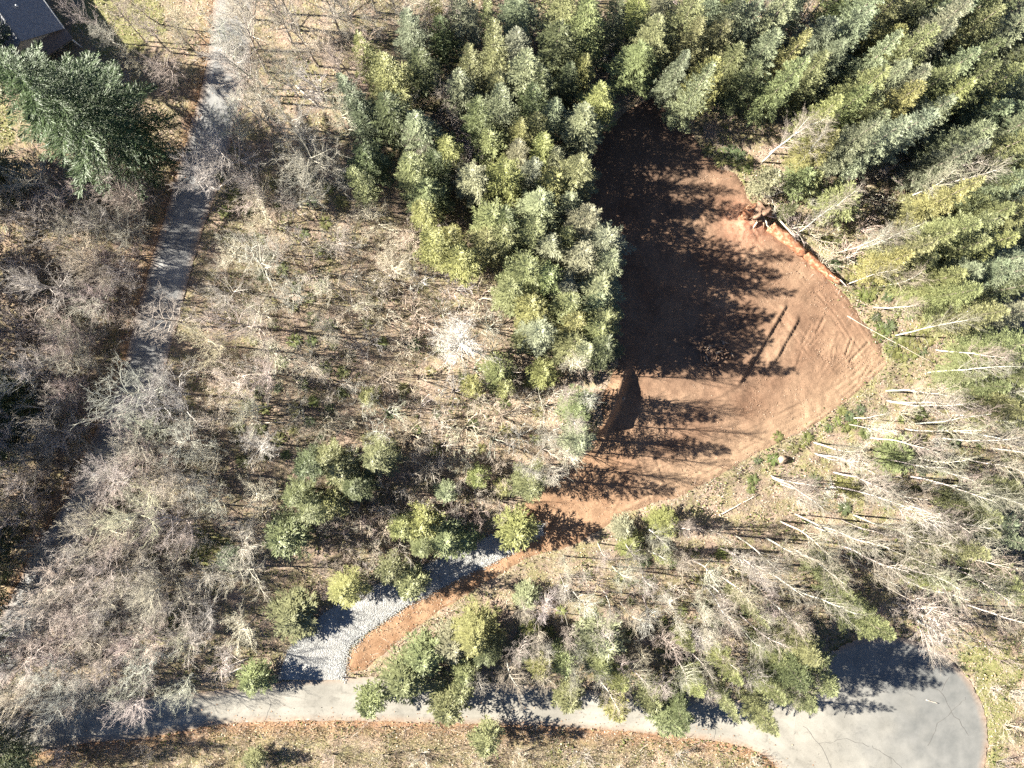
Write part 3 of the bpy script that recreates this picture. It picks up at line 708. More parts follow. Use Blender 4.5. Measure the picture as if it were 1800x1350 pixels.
def bare(px, py, kind, H, Rr, tone, ground=False):
    r = random.Random(int(px*13+py*29)); zc = H*.7
    bx, by = (px, py) if ground else base_of(px, py, zc)
    x, y = W(bx, by); pr = r.choice({'alder': ALD, 'maple': MAP, 'shrub': SHR}[kind])
    word, bk, lf = BARKS[tone]
    root = plant('bare_shrub' if kind == 'shrub' else 'bare_tree', pr, x, y, H, Rr, r.uniform(0, 6.28), vary(bk, r), vary(lf, r), (r.uniform(-.07, .07), r.uniform(-.07, .07)))
    TREES.append((root, 'bare shrub' if kind == 'shrub' else 'bare tree', crown_of(bx, by, zc), word, 'slender' if kind == 'alder' else 'spreading' if kind == 'maple' else 'low twiggy'))
    return root

# ---- conifers: crown centre (px), crown radius (px), height
Z3 = lambda ox, oy, L, H, t=None: [conifer(ox+a/3, oy+b/3, c/3, H*random.Random(a*7+b).uniform(.76, 1.22), (q[0] if q else t)) for a, b, c, *q in L]
# strip left of the clearing, upper half
Z3(600, 0, [(120,290,62,'y'),(370,190,75,'b'),(540,200,60,'d'),(640,90,80,'p'),(940,60,80),(1150,40,85,'g'),(1290,110,90,'g'),(1130,260,100),(800,260,70),
  (930,250,70),(660,355,55,'g'),(1270,350,55,'y'),(1350,520,80,'y'),(640,490,75,'b'),(840,450,75),(960,400,95,'p'),(1000,540,70),(830,570,70),(720,650,80),
  (1090,610,60),(1030,680,65),(1260,680,88,'p'),(930,720,60,'y'),(410,690,85,'b'),(270,590,90,'d'),(140,620,80,'b'),(60,510,62,'b'),(260,420,90,'g'),
  (420,350,80,'d'),(150,850,90,'d'),(390,900,80,'g'),(560,790,70,'y'),(800,760,75),(930,820,60,'p'),(1070,790,60,'y'),(1000,910,58,'b'),(850,940,90,'y'),
  (700,950,75,'p'),(1240,910,90,'g'),(1130,860,55),(1110,990,90),(450,1000,90,'g'),(500,890,60,'d'),(790,1150,90,'g'),(870,1180,70,'d'),(1040,1110,100,'p'),
  (1200,1070,60,'p'),(1260,1160,85,'p'),(1010,1220,70),(780,1290,90),(480,1300,75,'y'),(590,1260,60,'y'),(1110,1290,70,'p'),(1200,1270,60),(1380,1300,100,'p'),
  (860,1270,70),(1560,40,70,'y'),(1680,70,100,'b'),(1640,220,90,'g'),(1545,330,100,'g'),(1760,380,60),(780,80,40,'g'),(490,60,36,'y'),(1440,100,60,'d'),(1060,460,60,'d'),(1180,420,60,'d'),(100,960,55,'g'),(430,1110,60,'y')], 12)
# strip, lower half
Z3(600, 450, [(640,20,80,'y'),(980,100,105,'g'),(900,190,80,'g'),(1080,120,80),(1170,190,90),(1010,270,80,'y'),(1190,260,80),(1340,150,105,'p'),(1330,250,80,'p'),
  (1390,330,85,'g'),(1050,390,80,'p'),(1210,350,60,'y'),(1340,400,80,'g'),(1200,470,90,'g'),(1390,490,80,'d'),(1270,30,90,'p'),(1400,40,72,'p'),(1270,500,60,'p')], 12)
Z3(600, 450, [(820,610,68,'g'),(1060,620,58,'y'),(690,690,48,'y'),(860,690,45,'y'),(720,1165,50,'y'),(850,1220,40,'y'),(550,1250,48,'p'),(130,740,40,'y'),(970,440,55,'g')], 4.5)
Z3(600, 450, [(1250,790,80,'g'),(1255,980,80,'p'),(990,1200,84,'g')], 10)
for q in ((990,690,11),(1005,735,12),(965,815,11),(985,790,12),(1000,655,12),(1022,690,10),(960,760,12),(930,820,11)): LATER.append(q)
# clump above the driveway
Z3(0, 0, [(540*3,815*3,75,'d'),(520*3,868*3,70,'g'),(548*3,900*3,70,'g'),(600*3,828*3,85,'g'),(626*3,858*3,80,'d'),(664*3,805*3,85,'g'),(500*3,942*3,95,'g'),(578*3,800*3,65,'g'),(585*3,890*3,60,'y')], 9)
Z3(0, 900, [(1540,540,105,'g'),(1340,880,72,'g'),(1340,1310,48,'g'),(1200,250,50,'b')], 4)
Z3(600, 900, [(920,100,88,'y'),(430,60,75,'y'),(310,80,60,'y'),(550,150,85,'g'),(650,140,60,'g'),(420,190,60,'g'),(260,310,68,'g'),(370,380,68,'g'),(30,420,85,'y')], 6.5)
# row along the lower road
Z3(600, 900, [(700,660,105,'y'),(590,700,88,'p'),(760,740,80,'d'),(650,840,62,'g'),(430,760,88,'g'),(330,880,105,'g'),(150,1010,66,'g'),(560,1010,90,'g'),(640,930,55,'g'),
  (1170,800,66,'g'),(1040,830,66,'y'),(1370,690,105,'p'),(1370,790,90,'g'),(1460,870,75,'y'),(1210,1000,66,'g'),(1450,1050,58,'y'),(1650,990,75,'g'),(1750,1090,92,'g')], 7)
Z3(600, 900, [(980,450,58,'p'),(1000,630,48,'y'),(960,740,48,'d'),(1530,175,58,'y'),(1480,90,50,'p'),(1700,60,66,'y'),(1700,230,38,'y')], 4)
Z3(600, 900, [(760,1215,68,'g')], 5)
Z3(1200, 900, [(470,730,70,'g'),(560,800,100,'d'),(640,720,88,'g'),(730,850,88,'g'),(610,960,88,'g'),(450,930,60,'g'),(250,840,60,'y'),(70,910,60,'y'),(20,690,50,'g'),(240,1020,48,'g'),(430,1090,62,'g'),(-10,1060,60,'d')], 10)
Z3(1200, 900, [(970,590,78,'g'),(860,460,70,'g'),(775,320,66,'g')], 12.5)
Z3(1200, 900, [(1310,350,75,'y'),(1430,180,95,'g'),(1500,215,70,'b'),(1620,30,100,'b'),(1690,130,75,'b'),(1650,330,95,'g'),(1740,400,85,'g'),(1550,60,70,'g'),(350,500,40,'g'),(1780,60,80,'b')], 13)
# right edge
Z3(1200, 450, [(1140,1050,82,'g'),(900,1220,45,'y')], 5)
Z3(1200, 450, [(1640,560,110,'g'),(1750,480,100,'g'),(1600,680,85,'g'),(1720,650,115,'g'),(1790,560,90,'b'),(1680,790,100,'g'),(1790,830,90,'g'),(1480,640,50,'g'),(1770,720,90,'d'),
  (1330,140,100,'g'),(1450,100,105,'b'),(1560,90,105,'b'),(1400,200,95,'g'),(1500,250,85,'g'),(1530,320,80,'g'),(1720,290,78,'p'),(1650,80,85,'b'),(1700,30,80,'b'),(1100,40,66,'y'),(1220,60,80,'g'),(1770,150,70,'g'),(1760,1250,80,'g'),(1530,1330,75,'g'),(1640,190,70,'d')], 13.5)
# upper right forest
Z3(1200, 0, [(30,60,80,'g'),(140,40,85,'b'),(230,110,85,'b'),(330,130,80,'b'),(490,100,85,'b'),(560,50,75,'b'),(60,200,80,'g'),(160,200,80,'g'),(250,330,88,'g'),(400,290,88,'b'),(130,420,85,'y'),(60,480,70,'p'),(560,300,60,'y'),(700,210,90,'b'),(870,180,92,'b'),
  (760,330,88,'b'),(650,420,85,'g'),(520,440,80,'g'),(330,440,70,'d'),(950,80,92,'b'),(1060,60,92,'g'),(1200,50,90,'d'),(1330,40,90,'g'),(1400,80,92,'b'),(1330,150,88,'b'),(1500,180,92,'g'),(1080,250,90,'y'),(1170,290,85,'g'),(1280,240,88,'b'),(1640,60,85,'d'),
  (1680,200,92,'b'),(1780,130,92,'b'),(1740,50,88,'b'),(1540,60,80,'d'),(1750,300,90,'d'),(1380,400,90,'b'),(1290,460,85,'g'),(1050,430,88,'b'),(920,480,88,'g'),(1160,500,90,'b'),(1080,570,88,'y'),(940,590,85,'g'),(850,560,80,'g'),(1230,620,92,'b'),(1140,690,88,'b'),
  (1350,560,80,'y'),(1480,480,88,'d'),(1610,480,88,'g'),(1780,470,92,'b'),(1600,620,92,'b'),(1700,700,92,'b'),(1790,620,88,'b'),(1450,760,90,'b'),(1390,840,75,'b'),(1750,800,88,'b'),(1780,910,85,'g'),(1660,790,80,'g'),(1700,980,88,'b'),(1780,1050,88,'b'),
  (1600,1000,75,'g'),(730,610,70,'y'),(980,690,80,'b'),(880,760,75,'b'),(1010,770,80,'b'),(700,780,70,'y'),(1400,1060,70,'y'),(1500,1190,88,'g'),(1390,1230,85,'g'),(1600,1150,88,'g'),(1720,1140,90,'g'),(1560,1290,85,'y'),(1720,1260,88,'d'),(1290,1290,80,'g'),
  (1180,1320,75,'g'),(1440,1320,75,'g'),(1790,1330,85,'b'),(1860,200,90,'b'),(1880,500,90,'b'),(1870,800,90,'g'),(1870,1100,90,'b'),(600,-50,80,'b'),(900,-50,90,'g'),(1250,-50,90,'b'),(1550,-60,90,'b'),(300,-40,80,'g'),(1640,340,80,'b'),(1500,340,75,'d'),(1020,330,70,'b')], 14.5)
Z3(1200, 0, [(440,950,48,'p'),(620,950,60,'g'),(820,1060,80,'g'),(1240,1110,70,'g'),(780,700,66,'y'),(560,1110,28,'d'),(680,960,45,'g')], 6)
# off the left edge (they throw the long shadows there) and beside the house
for a in ((-130,700,50,17,'d'),(-150,750,50,18,'d'),(-120,490,46,13,'d'),(-190,430,50,16,'d'),(-200,560,50,17,'d'),(-100,1110,46,14,'d'),(-90,1160,40,12,'d'),(-210,640,50,17,'d'),(-170,870,50,16,'d'),(-210,990,50,17,'d'),(-120,1060,46,14,'d'),(-120,790,46,16,'d'),(-200,720,50,18,'d'),(-140,930,46,16,'d'),(-110,980,44,15,'d'),(-150,1310,46,16,'d'),(-120,270,46,15,'d'),(-130,310,46,15,'d'),(-150,1270,44,15,'d'),(-130,20,50,17,'d'),(-70,690,40,15,'d'),(-40,720,34,13,'d'),(-75,770,40,15,'d'),(-45,800,30,12,'g'),(-70,955,36,14,'d'),(-60,1010,30,12,'g'),(-80,1300,40,15,'d'),(-50,1345,36,14,'d'),(10,1352,26,9,'d'),(-60,290,40,13,'d'),(-55,330,34,11,'g'),(-90,40,44,14,'d'),(-60,90,36,12,'d'),(-2,745,26,10,'d')):
    conifer(*a)
big = conifer(108, 176, 90, 25, 'd')
for c in big.children:
    if c.name.startswith('crown'): c.color = (.075, .115, .042, 1)
TREES[-1] = (big, 'conifer', (118, 182), 'dark green', 'huge')

# ---- leafless trees: hand-placed pale trunks right of the pad (base pixel), then woods filled by zone
for x, y, H in LATER: bare(x, y, 'alder', H, 1.9, 'ktg'[x % 3], True)
def lean(o, ax, ay): o.rotation_euler = (ax, ay, o.rotation_euler[2]); return o
for (x, y, H, rr) in ((1430,778,13,2.4),(1432,797,15,2.5),(1354,835,12,2.2),(1356,840,14,2.4),(1465,830,15,2.6),(1457,856,16,2.4),(1640,850,15,2.6),(1590,800,14,2.4),(1600,838,15,2.5),
     (1535,540,12,2),(1573,590,13,2),(1645,615,14,2.2),(1545,505,11,1.8),(1560,704,15,2.6),(1562,706,16,2.6),(1275,965,15,2.6),(1345,945,15,2.6),(1425,920,16,2.6),(1240,1030,13,2.4),(1222,1062,13,2.2),(1318,985,15,2.4),
     (1266,1012,13,2.2),(1290,940,14,2.3),(1370,915,14,2.4),(1395,965,14,2.4),(1500,905,15,2.5),(1480,960,16,2.8),(1540,930,15,2.5),(1560,985,16,3.2),(1590,1020,15,3.4),(1620,955,15,2.6),(1680,900,15,2.5),(1650,990,14,2.6),(1345,1050,12,2.2),(1300,1080,11,2.2),(1390,1030,14,2.6),
     (1400,410,12,1.8),(1470,445,13,1.9),(1488,452,13,1.9),(1340,285,13,2.4),(1352,270,13,2.2),(1440,380,12,1.6),(1390,300,13,1.8),(1510,440,13,2),(1590,350,13,2.4),(1620,340,14,2.4),(1600,330,13,2),(1290,70,13,2.4),(1310,60,12,2.2),(1390,60,14,2.4),(1410,40,14,2.4),(1460,20,14,2.2),
     (1490,500,10,1.6),(1700,690,15,2.2),(1720,735,15,2.3),(1610,745,15,2.3),(1500,735,9,1.6),(1530,770,13,2.2),(1650,770,15,2.3),(1690,760,15,2.3),(1530,850,15,2.4),(1560,875,15,2.4),(1720,850,15,2.4),(1740,920,15,2.6),(1700,960,15,2.6),(1600,890,15,2.4)):
    bare(x, y, 'alder', H, rr, 'w', True)
lean(bare(1620,1085,'maple',9,4.4,'g'), .1, .0); lean(bare(1660,1120,'maple',8,4.2,'w'), .05, .1)
FREE_POLYS = [CLEARING, ROADP, LANEP, DRIVEP]
def free_pt(x, y): return not any(pip(x, y, q) for q in FREE_POLYS) and not (x < 150 and y < 110 and x*.6+y < 125)
def zone(poly, kind, H, rr, gap, tones, n=2500, seed=1, avoid=True):
    r = random.Random(seed); xs = [p[0] for p in poly]; ys = [p[1] for p in poly]; got = []
    for _ in range(n):
        p = (r.uniform(min(xs), max(xs)), r.uniform(min(ys), max(ys)))
        if not pip(p[0], p[1], poly): continue
        if any((p[0]-q[0])**2+(p[1]-q[1])**2 < gap*gap for q in got): continue
        h = H*r.uniform(.75, 1.2); b = base_of(*p, h*.7)
        if not free_pt(*b): continue
        got.append(p); bare(p[0], p[1], kind, h, rr*r.uniform(.75, 1.2), r.choice(tones))
    return got
zone([(-25,300),(60,300),(230,330),(215,480),(180,640),(110,800),(20,940),(-25,1020)], 'maple', 9, 3.6, 58, 'gmkt', seed=11)
zone([(30,270),(250,260),(290,330),(210,640),(110,850),(20,960),(-60,820),(0,400)], 'shrub', 4, 2.4, 50, 'mtkk', seed=12)
zone([(350,-40),(620,-40),(600,200),(560,330),(480,380),(330,330),(300,240),(400,200)], 'maple', 12, 3.7, 62, 'ggmt', seed=13)
zone([(215,760),(340,760),(310,1000),(220,1180),(140,1250),(-20,1285),(-30,1150),(50,1080),(110,950)], 'maple', 8, 3.6, 50, 'mgkm', seed=33)
zone([(385,-50),(490,-50),(455,200),(375,230),(380,120)], 'maple', 13, 3.6, 60, 'ggm', seed=34)
zone([(-200,330),(-40,330),(-40,1060),(-200,1060)], 'maple', 14, 4.2, 78, 'kkm', seed=35)
zone([(20,1060),(300,1010),(330,1130),(230,1230),(20,1285)], 'maple', 7.5, 3.5, 56, 'mmg', seed=37)
lr = random.Random(5)
for k in range(19):
    yy = 255+k*41+lr.uniform(-12, 12); xx = np.interp(yy, [p[1] for p in LANE_L], [p[0] for p in LANE_L])-lr.uniform(16, 50)
    bare(float(xx), yy, 'maple', lr.uniform(7, 11), lr.uniform(2.4, 3.3), lr.choice('kkm'), True)
zone([(300,520),(400,420),(480,420),(430,640),(330,720),(300,850),(200,1000),(60,1180),(10,1290),(-60,1290),(20,1120),(130,900),(190,720),(260,620)], 'maple', 11, 3.9, 64, 'mgtgg', seed=14)
zone([(330,720),(480,640),(500,780),(450,960),(430,1100),(380,1205),(130,1255),(60,1200),(200,1000),(300,850)], 'maple', 7, 3.0, 62, 'gttt', seed=15)
zone([(440,380),(760,400),(880,560),(880,640),(1000,700),(1000,820),(920,840),(760,840),(690,790),(520,770),(440,640)], 'shrub', 5, 2.7, 43, 'ttwg', seed=16)
zone([(400,330),(620,330),(740,420),(700,520),(560,640),(480,640),(400,480)], 'maple', 6.5, 2.7, 66, 'gtt', seed=17)
zone([(590,880),(870,860),(900,920),(780,930),(690,1010),(640,1030),(590,980)], 'shrub', 4.5, 2.6, 38, 'ktk', seed=18)
zone([(990,990),(1140,940),(1260,930),(1330,1000),(1400,1100),(1300,1170),(1150,1190),(1000,1180),(900,1140),(920,1070)], 'alder', 9, 2.0, 40, 'wwkg', seed=19)
zone([(820,1180),(1460,1180),(1440,1230),(1100,1230),(840,1215)], 'alder', 9, 2.2, 50, 'kwk', seed=20)
zone([(590,-40),(830,-40),(760,60),(700,60),(640,130),(600,140)], 'maple', 11, 2.8, 46, 'tgm', seed=21)
zone([(840,-40),(1200,-40),(1180,60),(1060,80),(900,40)], 'shrub', 5, 2.4, 50, 'mkk', seed=22)
zone([(700,160),(780,150),(860,250),(840,330),(760,300)], 'maple', 7, 2.4, 50, 'mk', seed=23)
zone([(130,10),(360,-20),(350,110),(330,130),(230,120)], 'alder', 9, 2.2, 44, 'ktk', seed=24)
zone([(1340,330),(1460,250),(1640,300),(1660,420),(1560,420),(1480,470),(1390,420)], 'shrub', 4, 2.2, 44, 'ttg', seed=25)
zone([(1560,640),(1700,640),(1880,720),(1880,1080),(1780,1110),(1560,1060),(1420,940),(1360,850),(1480,800)], 'alder', 13, 2.1, 68, 'wwgw', seed=26)
zone([(1380,860),(1480,790),(1600,720),(1790,760),(1790,1050),(1620,1040),(1480,1010)], 'shrub', 3.5, 2.1, 62, 'ttg', seed=38)
zone([(1000,1000),(1240,960),(1400,1090),(1260,1150),(960,1130)], 'shrub', 3, 1.9, 56, 'ttk', seed=39)
zone([(330,640),(450,640),(470,960),(330,960)], 'shrub', 3.5, 2.2, 52, 'tgt', seed=40)
zone([(250,1320),(1330,1345),(1330,1420),(250,1420)], 'shrub', 2.2, 1.7, 62, 'ttm', seed=27)
zone([(1740,1130),(1880,1100),(1880,1420),(1770,1420)], 'shrub', 2.5, 1.8, 40, 'tkt', seed=28)
zone([(0,1290),(150,1310),(230,1420),(-60,1420)], 'shrub', 4, 2.4, 44, 'kkm', seed=29)
zone([(560,1000),(600,990),(640,1040),(560,1060)], 'shrub', 3, 1.6, 40, 'k', seed=30)
zone([(1000,640),(1040,660),(1030,780),(990,780)], 'shrub', 3, 1.6, 40, 'tk', seed=31)

# ---- the bleached dead tree in the middle of the woods
dead = bare_proto(400, 11, 4.2, .3, 40, 'maple', 1.9)
dp = base_of(812, 612, 7)
root = plant('dead_tree', dead, *W(*dp), 11, 4.3, .4, (.66, .62, .56), (.64, .6, .54))
tag(root, 'bleached white dead tree with radiating bare branches among the brown brush', 'dead tree')

# ---------------------------------------------------------------- ferns
def fern_proto(seed):
    r = random.Random(seed); mb = MB(); n = r.randint(14, 20)
    for k in range(n):
        a = k*6.283/n+r.uniform(-.2, .2); L = r.uniform(.65, 1.05); up = r.uniform(.35, .9); vs = []; fs = []
        for i in range(6):
            u = i/5; q = L*u; z = up*L*u-.95*L*u*u*up+.05; wd = .11*math.sin(math.pi*min(1, u*.9+.12))
            x, y = math.cos(a)*q, math.sin(a)*q
            vs += [(x-math.sin(a)*wd, y+math.cos(a)*wd, z-.02), (x+math.sin(a)*wd, y-math.cos(a)*wd, z-.02)]
            if i: fs.append((2*i-2, 2*i-1, 2*i+1, 2*i))
        mb.add(vs, fs)
    return mb
M_fern = NT('fern_frond', .7, .3); _c = M_fern.mix(1, M_fern.objcol(), M_fern.ramp(M_fern.noise(6, 2), [(.3, .7), (.7, 1.3)]), 'MULTIPLY'); M_fern.color(_c); leafy(M_fern, _c, .25); M_fern = M_fern.m
FERN = [fern_proto(k).mesh('fern_fronds', M_fern) for k in range(4)]
FERNS = []
fr = random.Random(77)
def fern(px, py, s):
    x, y = W(px, py); o = obj('fern', fr.choice(FERN), None, (x, y, float(hgt(x, y)))); o.rotation_euler[2] = fr.uniform(0, 6); o.scale = (s, s, s*.9)
    o.color = (*vary(fr.choice([(.12, .14, .05), (.16, .175, .06), (.10, .125, .06), (.18, .175, .07)]), fr), 1); FERNS.append((o, (px, py)))
for p in ((1364,768,1.0),(1356,806,1.1),(1394,788,1),(1417,768,1.1),(1410,778,.9),(1322,842,1),(1318,858,.9),(1530,515,1.2),(1524,522,1),(1612,610,1.2),(1620,616,1),(1555,585,1),(1545,572,.9),(1575,620,1.1),(1588,628,1),(1570,606,1),(1590,600,1.1),(1600,588,1),(1560,612,1),(1604,624,.9),
          (1480,722,1),(1492,730,1),(1500,744,1),(1470,740,.9),(1512,720,1),(1486,752,.8),(1455,752,.9),(1330,808,.7)): fern(*p)
zones_f = [([(1400,400),(1480,420),(1560,500),(1640,600),(1560,620),(1500,510)], 34, 24), ([(1560,700),(1780,760),(1780,1000),(1500,980),(1380,860)], 36, 34), ([(440,450),(560,440),(620,700),(560,790),(420,820),(430,600)], 40, 30),
           ([(640,560),(960,680),(960,800),(640,800)], 22, 44), ([(1220,255),(1320,270),(1320,300),(1250,290)], 14, 14), ([(990,1000),(1250,950),(1380,1080),(1200,1140),(960,1120)], 30, 36), ([(380,300),(620,300),(600,420),(400,420)], 20, 32)]
for poly, n, gap in zones_f:
    got = []; k = 0
    while len(got) < n and k < 2500:
        k += 1; p = (fr.uniform(min(a for a, b in poly), max(a for a, b in poly)), fr.uniform(min(b for a, b in poly), max(b for a, b in poly)))
        if pip(p[0], p[1], poly) and free_pt(*p) and all(math.hypot(p[0]-q[0], p[1]-q[1]) > gap for q in got):
            got.append(p); fern(p[0], p[1], fr.uniform(.8, 1.3))

# ---------------------------------------------------------------- house at the upper left corner
M_roof = mat_plain('roof_shingle', [(.3, (.13, .135, .15)), (.6, (.20, .205, .22)), (.75, (.25, .25, .26))], 3, .75, .35, .3)
M_roofb = mat_plain('porch_shingle', [(.3, (.12, .10, .095)), (.7, (.19, .16, .15))], 3, .8, .2, .3)
M_wall = mat_plain('painted_siding', [(.3, (.33, .32, .29)), (.7, (.42, .40, .37))], 2)
M_white = mat_plain('white_trim', [(.3, (.62, .62, .60)), (.7, (.75, .75, .73))], 2, .5)
M_glass = mat_plain('window_glass', [(.3, (.03, .04, .05)), (.7, (.05, .06, .07))], 1, .1, .6)
kx, ky = W(139, 72); hz = float(hgt(kx, ky))
house = bpy.data.objects.new('house', None); COL.objects.link(house); house.location = (kx, ky, hz)
# local frame: +x along the ridge away from the near gable, +y across towards the far eave
ux = Vector((-.58, .81, 0)); house.rotation_euler[2] = math.atan2(ux.y, ux.x)
tag(house, 'house with grey shingled gable roof in the upper left corner', 'house')
LEN, WID, EV, RG = 15.0, 9.0, 3.0, 5.2
def hpart(name, mb, mat, parent=house): return obj(name, mb.mesh(name, mat), parent)
mb = MB(); mb.box(.5, LEN-.5, .5, WID-.5, -.4, EV-.15); hpart('wall', mb, M_wall)
mb = MB(); mb.add([(.5, .5, EV-.15), (.5, WID-.5, EV-.15), (.5, WID/2, RG-.25)], [(0, 2, 1)]); hpart('gable', mb, M_wall)
rows = 24
for sgn in (0, 1):
    sl = obj('roof_slope', None, house) if False else None
    mb = MB()
    y0, y1 = (0, WID/2) if sgn == 0 else (WID, WID/2)
    mb.add([(0, y0, EV-.12), (LEN, y0, EV-.12), (LEN, y1, RG-.12), (0, y1, RG-.12), (0, y0, EV), (LEN, y0, EV), (LEN, y1, RG), (0, y1, RG)], [(0, 1, 2, 3), (4, 5, 6, 7), (0, 1, 5, 4), (0, 3, 7, 4), (1, 2, 6, 5)])
    roof = hpart('roof_slope', mb, M_roof)
    for k in range(rows):     # shingle courses, each lapping the one below
        ta, tb = k/rows, (k+1.05)/rows
        ya, yb = y0+(y1-y0)*ta, y0+(y1-y0)*min(1, tb); za, zb = EV+(RG-EV)*ta+.035, EV+(RG-EV)*min(1, tb)+.012
        mb = MB(); mb.add([(-.03, ya, za), (LEN+.03, ya, za), (LEN+.03, yb, zb), (-.03, yb, zb), (-.03, ya, za-.03), (LEN+.03, ya, za-.03)], [(0, 1, 2, 3), (0, 4, 5, 1)])
        hpart('shingle_course', mb, M_roof, roof)
    mb = MB(); mb.tube([(0, y0+(-.07 if sgn == 0 else .07), EV-.06), (LEN, y0+(-.07 if sgn == 0 else .07), EV-.06)], [.07, .07], 6); hpart('gutter', mb, M_white)
mb = MB(); mb.tube([(-.04, WID/2, RG+.03), (LEN+.04, WID/2, RG+.03)], [.1, .1], 6); hpart('ridge_cap', mb, M_roof)
mb = MB(); mb.add([(-1.0, -.1, EV-.75), (-1.0, WID*.55, EV-.75), (.45, WID*.55, EV-.05), (.45, -.1, EV-.05), (-1.0, -.1, EV-.85), (-1.0, WID*.55, EV-.85), (.45, WID*.55, EV-.15), (.45, -.1, EV-.15)],
    [(0, 1, 2, 3), (4, 5, 6, 7), (0, 1, 5, 4), (0, 3, 7, 4), (1, 2, 6, 5)]); hpart('porch_roof', mb, M_roofb)
for yy in (.1, WID*.5):
    mb = MB(); mb.box(-.95, -.83, yy, yy+.12, -.4, EV-.8); hpart('porch_post', mb, M_white)
for xx, yy in ((4.3, 2.6), (6.2, 3.0), (7.5, 2.2)):
    zz = EV+(RG-EV)*yy/(WID/2); mb = MB(); mb.tube([(xx, yy, zz-.1), (xx, yy, zz+.4)], [.09, .09], 8); hpart('vent_pipe', mb, M_white)
for xx in (2.5, 6.0, 10.0):
    mb = MB(); mb.box(xx, xx+1.3, .44, .47, 1.0, 2.2); wn = hpart('window', mb, M_white)
    mb = MB(); mb.box(xx+.08, xx+1.22, .42, .435, 1.08, 2.12); hpart('pane', mb, M_glass, wn)
mb = MB(); mb.box(.44, .47, 2.0, 2.95, 0, 2.05); dr = hpart('door', mb, M_white)
mb = MB(); mb.tube([(.40, 2.12, 1.0), (.40, 2.22, 1.0)], [.03, .03], 6); hpart('handle', mb, M_glass, dr)

# ---------------------------------------------------------------- log, stump, slash heap, boulders, posts
M_rot = mat_plain('rotten_red_wood', [(.34, (.15, .055, .03)), (.5, (.30, .14, .08)), (.66, (.44, .30, .2))], 2.6, .95, .1, .6)
M_pale = mat_plain('bleached_wood', [(.3, (.45, .38, .30)), (.7, (.66, .58, .48))], 3, .9, .1, .4)
M_root = mat_plain('earthy_root', [(.3, (.10, .06, .04)), (.6, (.26, .17, .12)), (.75, (.36, .25, .18))], 3, .95, .1, .6)
M_rock = mat_plain('brown_rock', [(.3, (.24, .17, .12)), (.7, (.42, .32, .24))], 2.5, .9, .2, .5)
def G(px, py, z=0):
    x, y = W(px, py); return (x, y, float(hgt(x, y))+z)
def knobbly(name, pts, rad, sides, mat, amp, seed, parent=None):
    mb = MB(); mb.tube(pts, rad, sides); rr = random.Random(seed); V = np.array(mb.v); n = len(V)//sides
    V = V.reshape(n, sides, 3); c = V.mean(1, keepdims=True); f = 1+amp*(np.array([[rr.random() for _ in range(sides)] for _ in range(n)])-.5)
    g = 1+amp*.8*(np.array([rr.random() for _ in range(sides)])-.5)
    V = c+(V-c)*(f*g[None])[..., None]; return obj(name, mesh_np(name, V.reshape(-1, 3), np.array(mb.f), mat), parent)
def line3(a, b, n, wob, seed):
    rr = random.Random(seed); return [tuple(a[k]+(b[k]-a[k])*i/(n-1)+rr.uniform(-wob, wob) for k in range(3)) for i in range(n)]
log = bpy.data.objects.new('fallen_log', None); COL.objects.link(log)
tag(log, 'long rotten red log lying along the clearing edge beside the upturned stump', 'log')
knobbly('trunk', line3(G(1352, 400, .45), G(1412, 449, .5), 10, .06, 1), [.66, .68, .64, .62, .64, .58, .6, .55, .56, .48], 12, M_rot, .35, 2, log)
knobbly('broken_end', line3(G(1410, 447, .42), G(1474, 500, .38), 11, .07, 3), [.52, .56, .52, .54, .5, .5, .46, .46, .42, .36, .25], 12, M_rot, .4, 4, log)
for k in range(14):
    t = k/13; a = G(1356+112*t+R.uniform(-4, 4), 404+92*t+R.uniform(-4, 4), .85); b = G(1368+112*t+R.uniform(-5, 5), 414+92*t+R.uniform(-5, 5), .9)
    knobbly('splinter', line3(a, b, 4, .03, k), [.07, .06, .05, .015], 5, M_pale if k % 2 else M_rot, .3, k, log)
pole = obj('pole', None) if False else knobbly('fallen_pole', line3(G(1355, 380, 1.0), G(1392, 420, .95), 7, .03, 9), [.13, .14, .13, .12, .12, .11, .10], 8, M_pale, .15, 9)
tag(pole, 'pale barkless pole leaning along the red log', 'pole')
p2 = knobbly('fallen_pole', line3(G(1488, 556, .12), G(1640, 640, .25), 12, .05, 19), [.045]*6+[.04, .035, .03, .03, .025, .02], 6, M_pale, .1, 9)
tag(p2, 'long thin grey pole lying among ferns right of the pad', 'pole')
stump = bpy.data.objects.new('upturned_stump', None); COL.objects.link(stump); tag(stump, 'upturned reddish stump and root wad at the top end of the log', 'stump')
knobbly('stump_body', line3(G(1318, 384, .5), G(1346, 372, 1.7), 7, .1, 5), [.5, .85, 1.0, .95, .9, .7, .3], 18, M_root, .9, 6, stump)
knobbly('broken_face', line3(G(1300, 385, .4), G(1330, 366, 1.5), 6, .1, 7), [.35, .7, .85, .8, .6, .3], 12, M_rot, .6, 8, stump)
for k in range(16):
    a = R.uniform(0, 6.28); L = R.uniform(14, 30); c = (1333+6*math.cos(a), 378+6*math.sin(a))
    knobbly('root', line3(G(c[0], c[1], 1.1), G(c[0]+L*math.cos(a), c[1]+L*math.sin(a)*.8, R.uniform(.1, 1.8)), 6, .1, k), [.22, .18, .14, .1, .06, .02], 6, M_root if k % 2 else M_pale, .3, k, stump)
heap = bpy.data.objects.new('debris_heap', None); COL.objects.link(heap); tag(heap, 'heap of dark roots and broken wood on the shaded middle of the pad', 'debris heap')
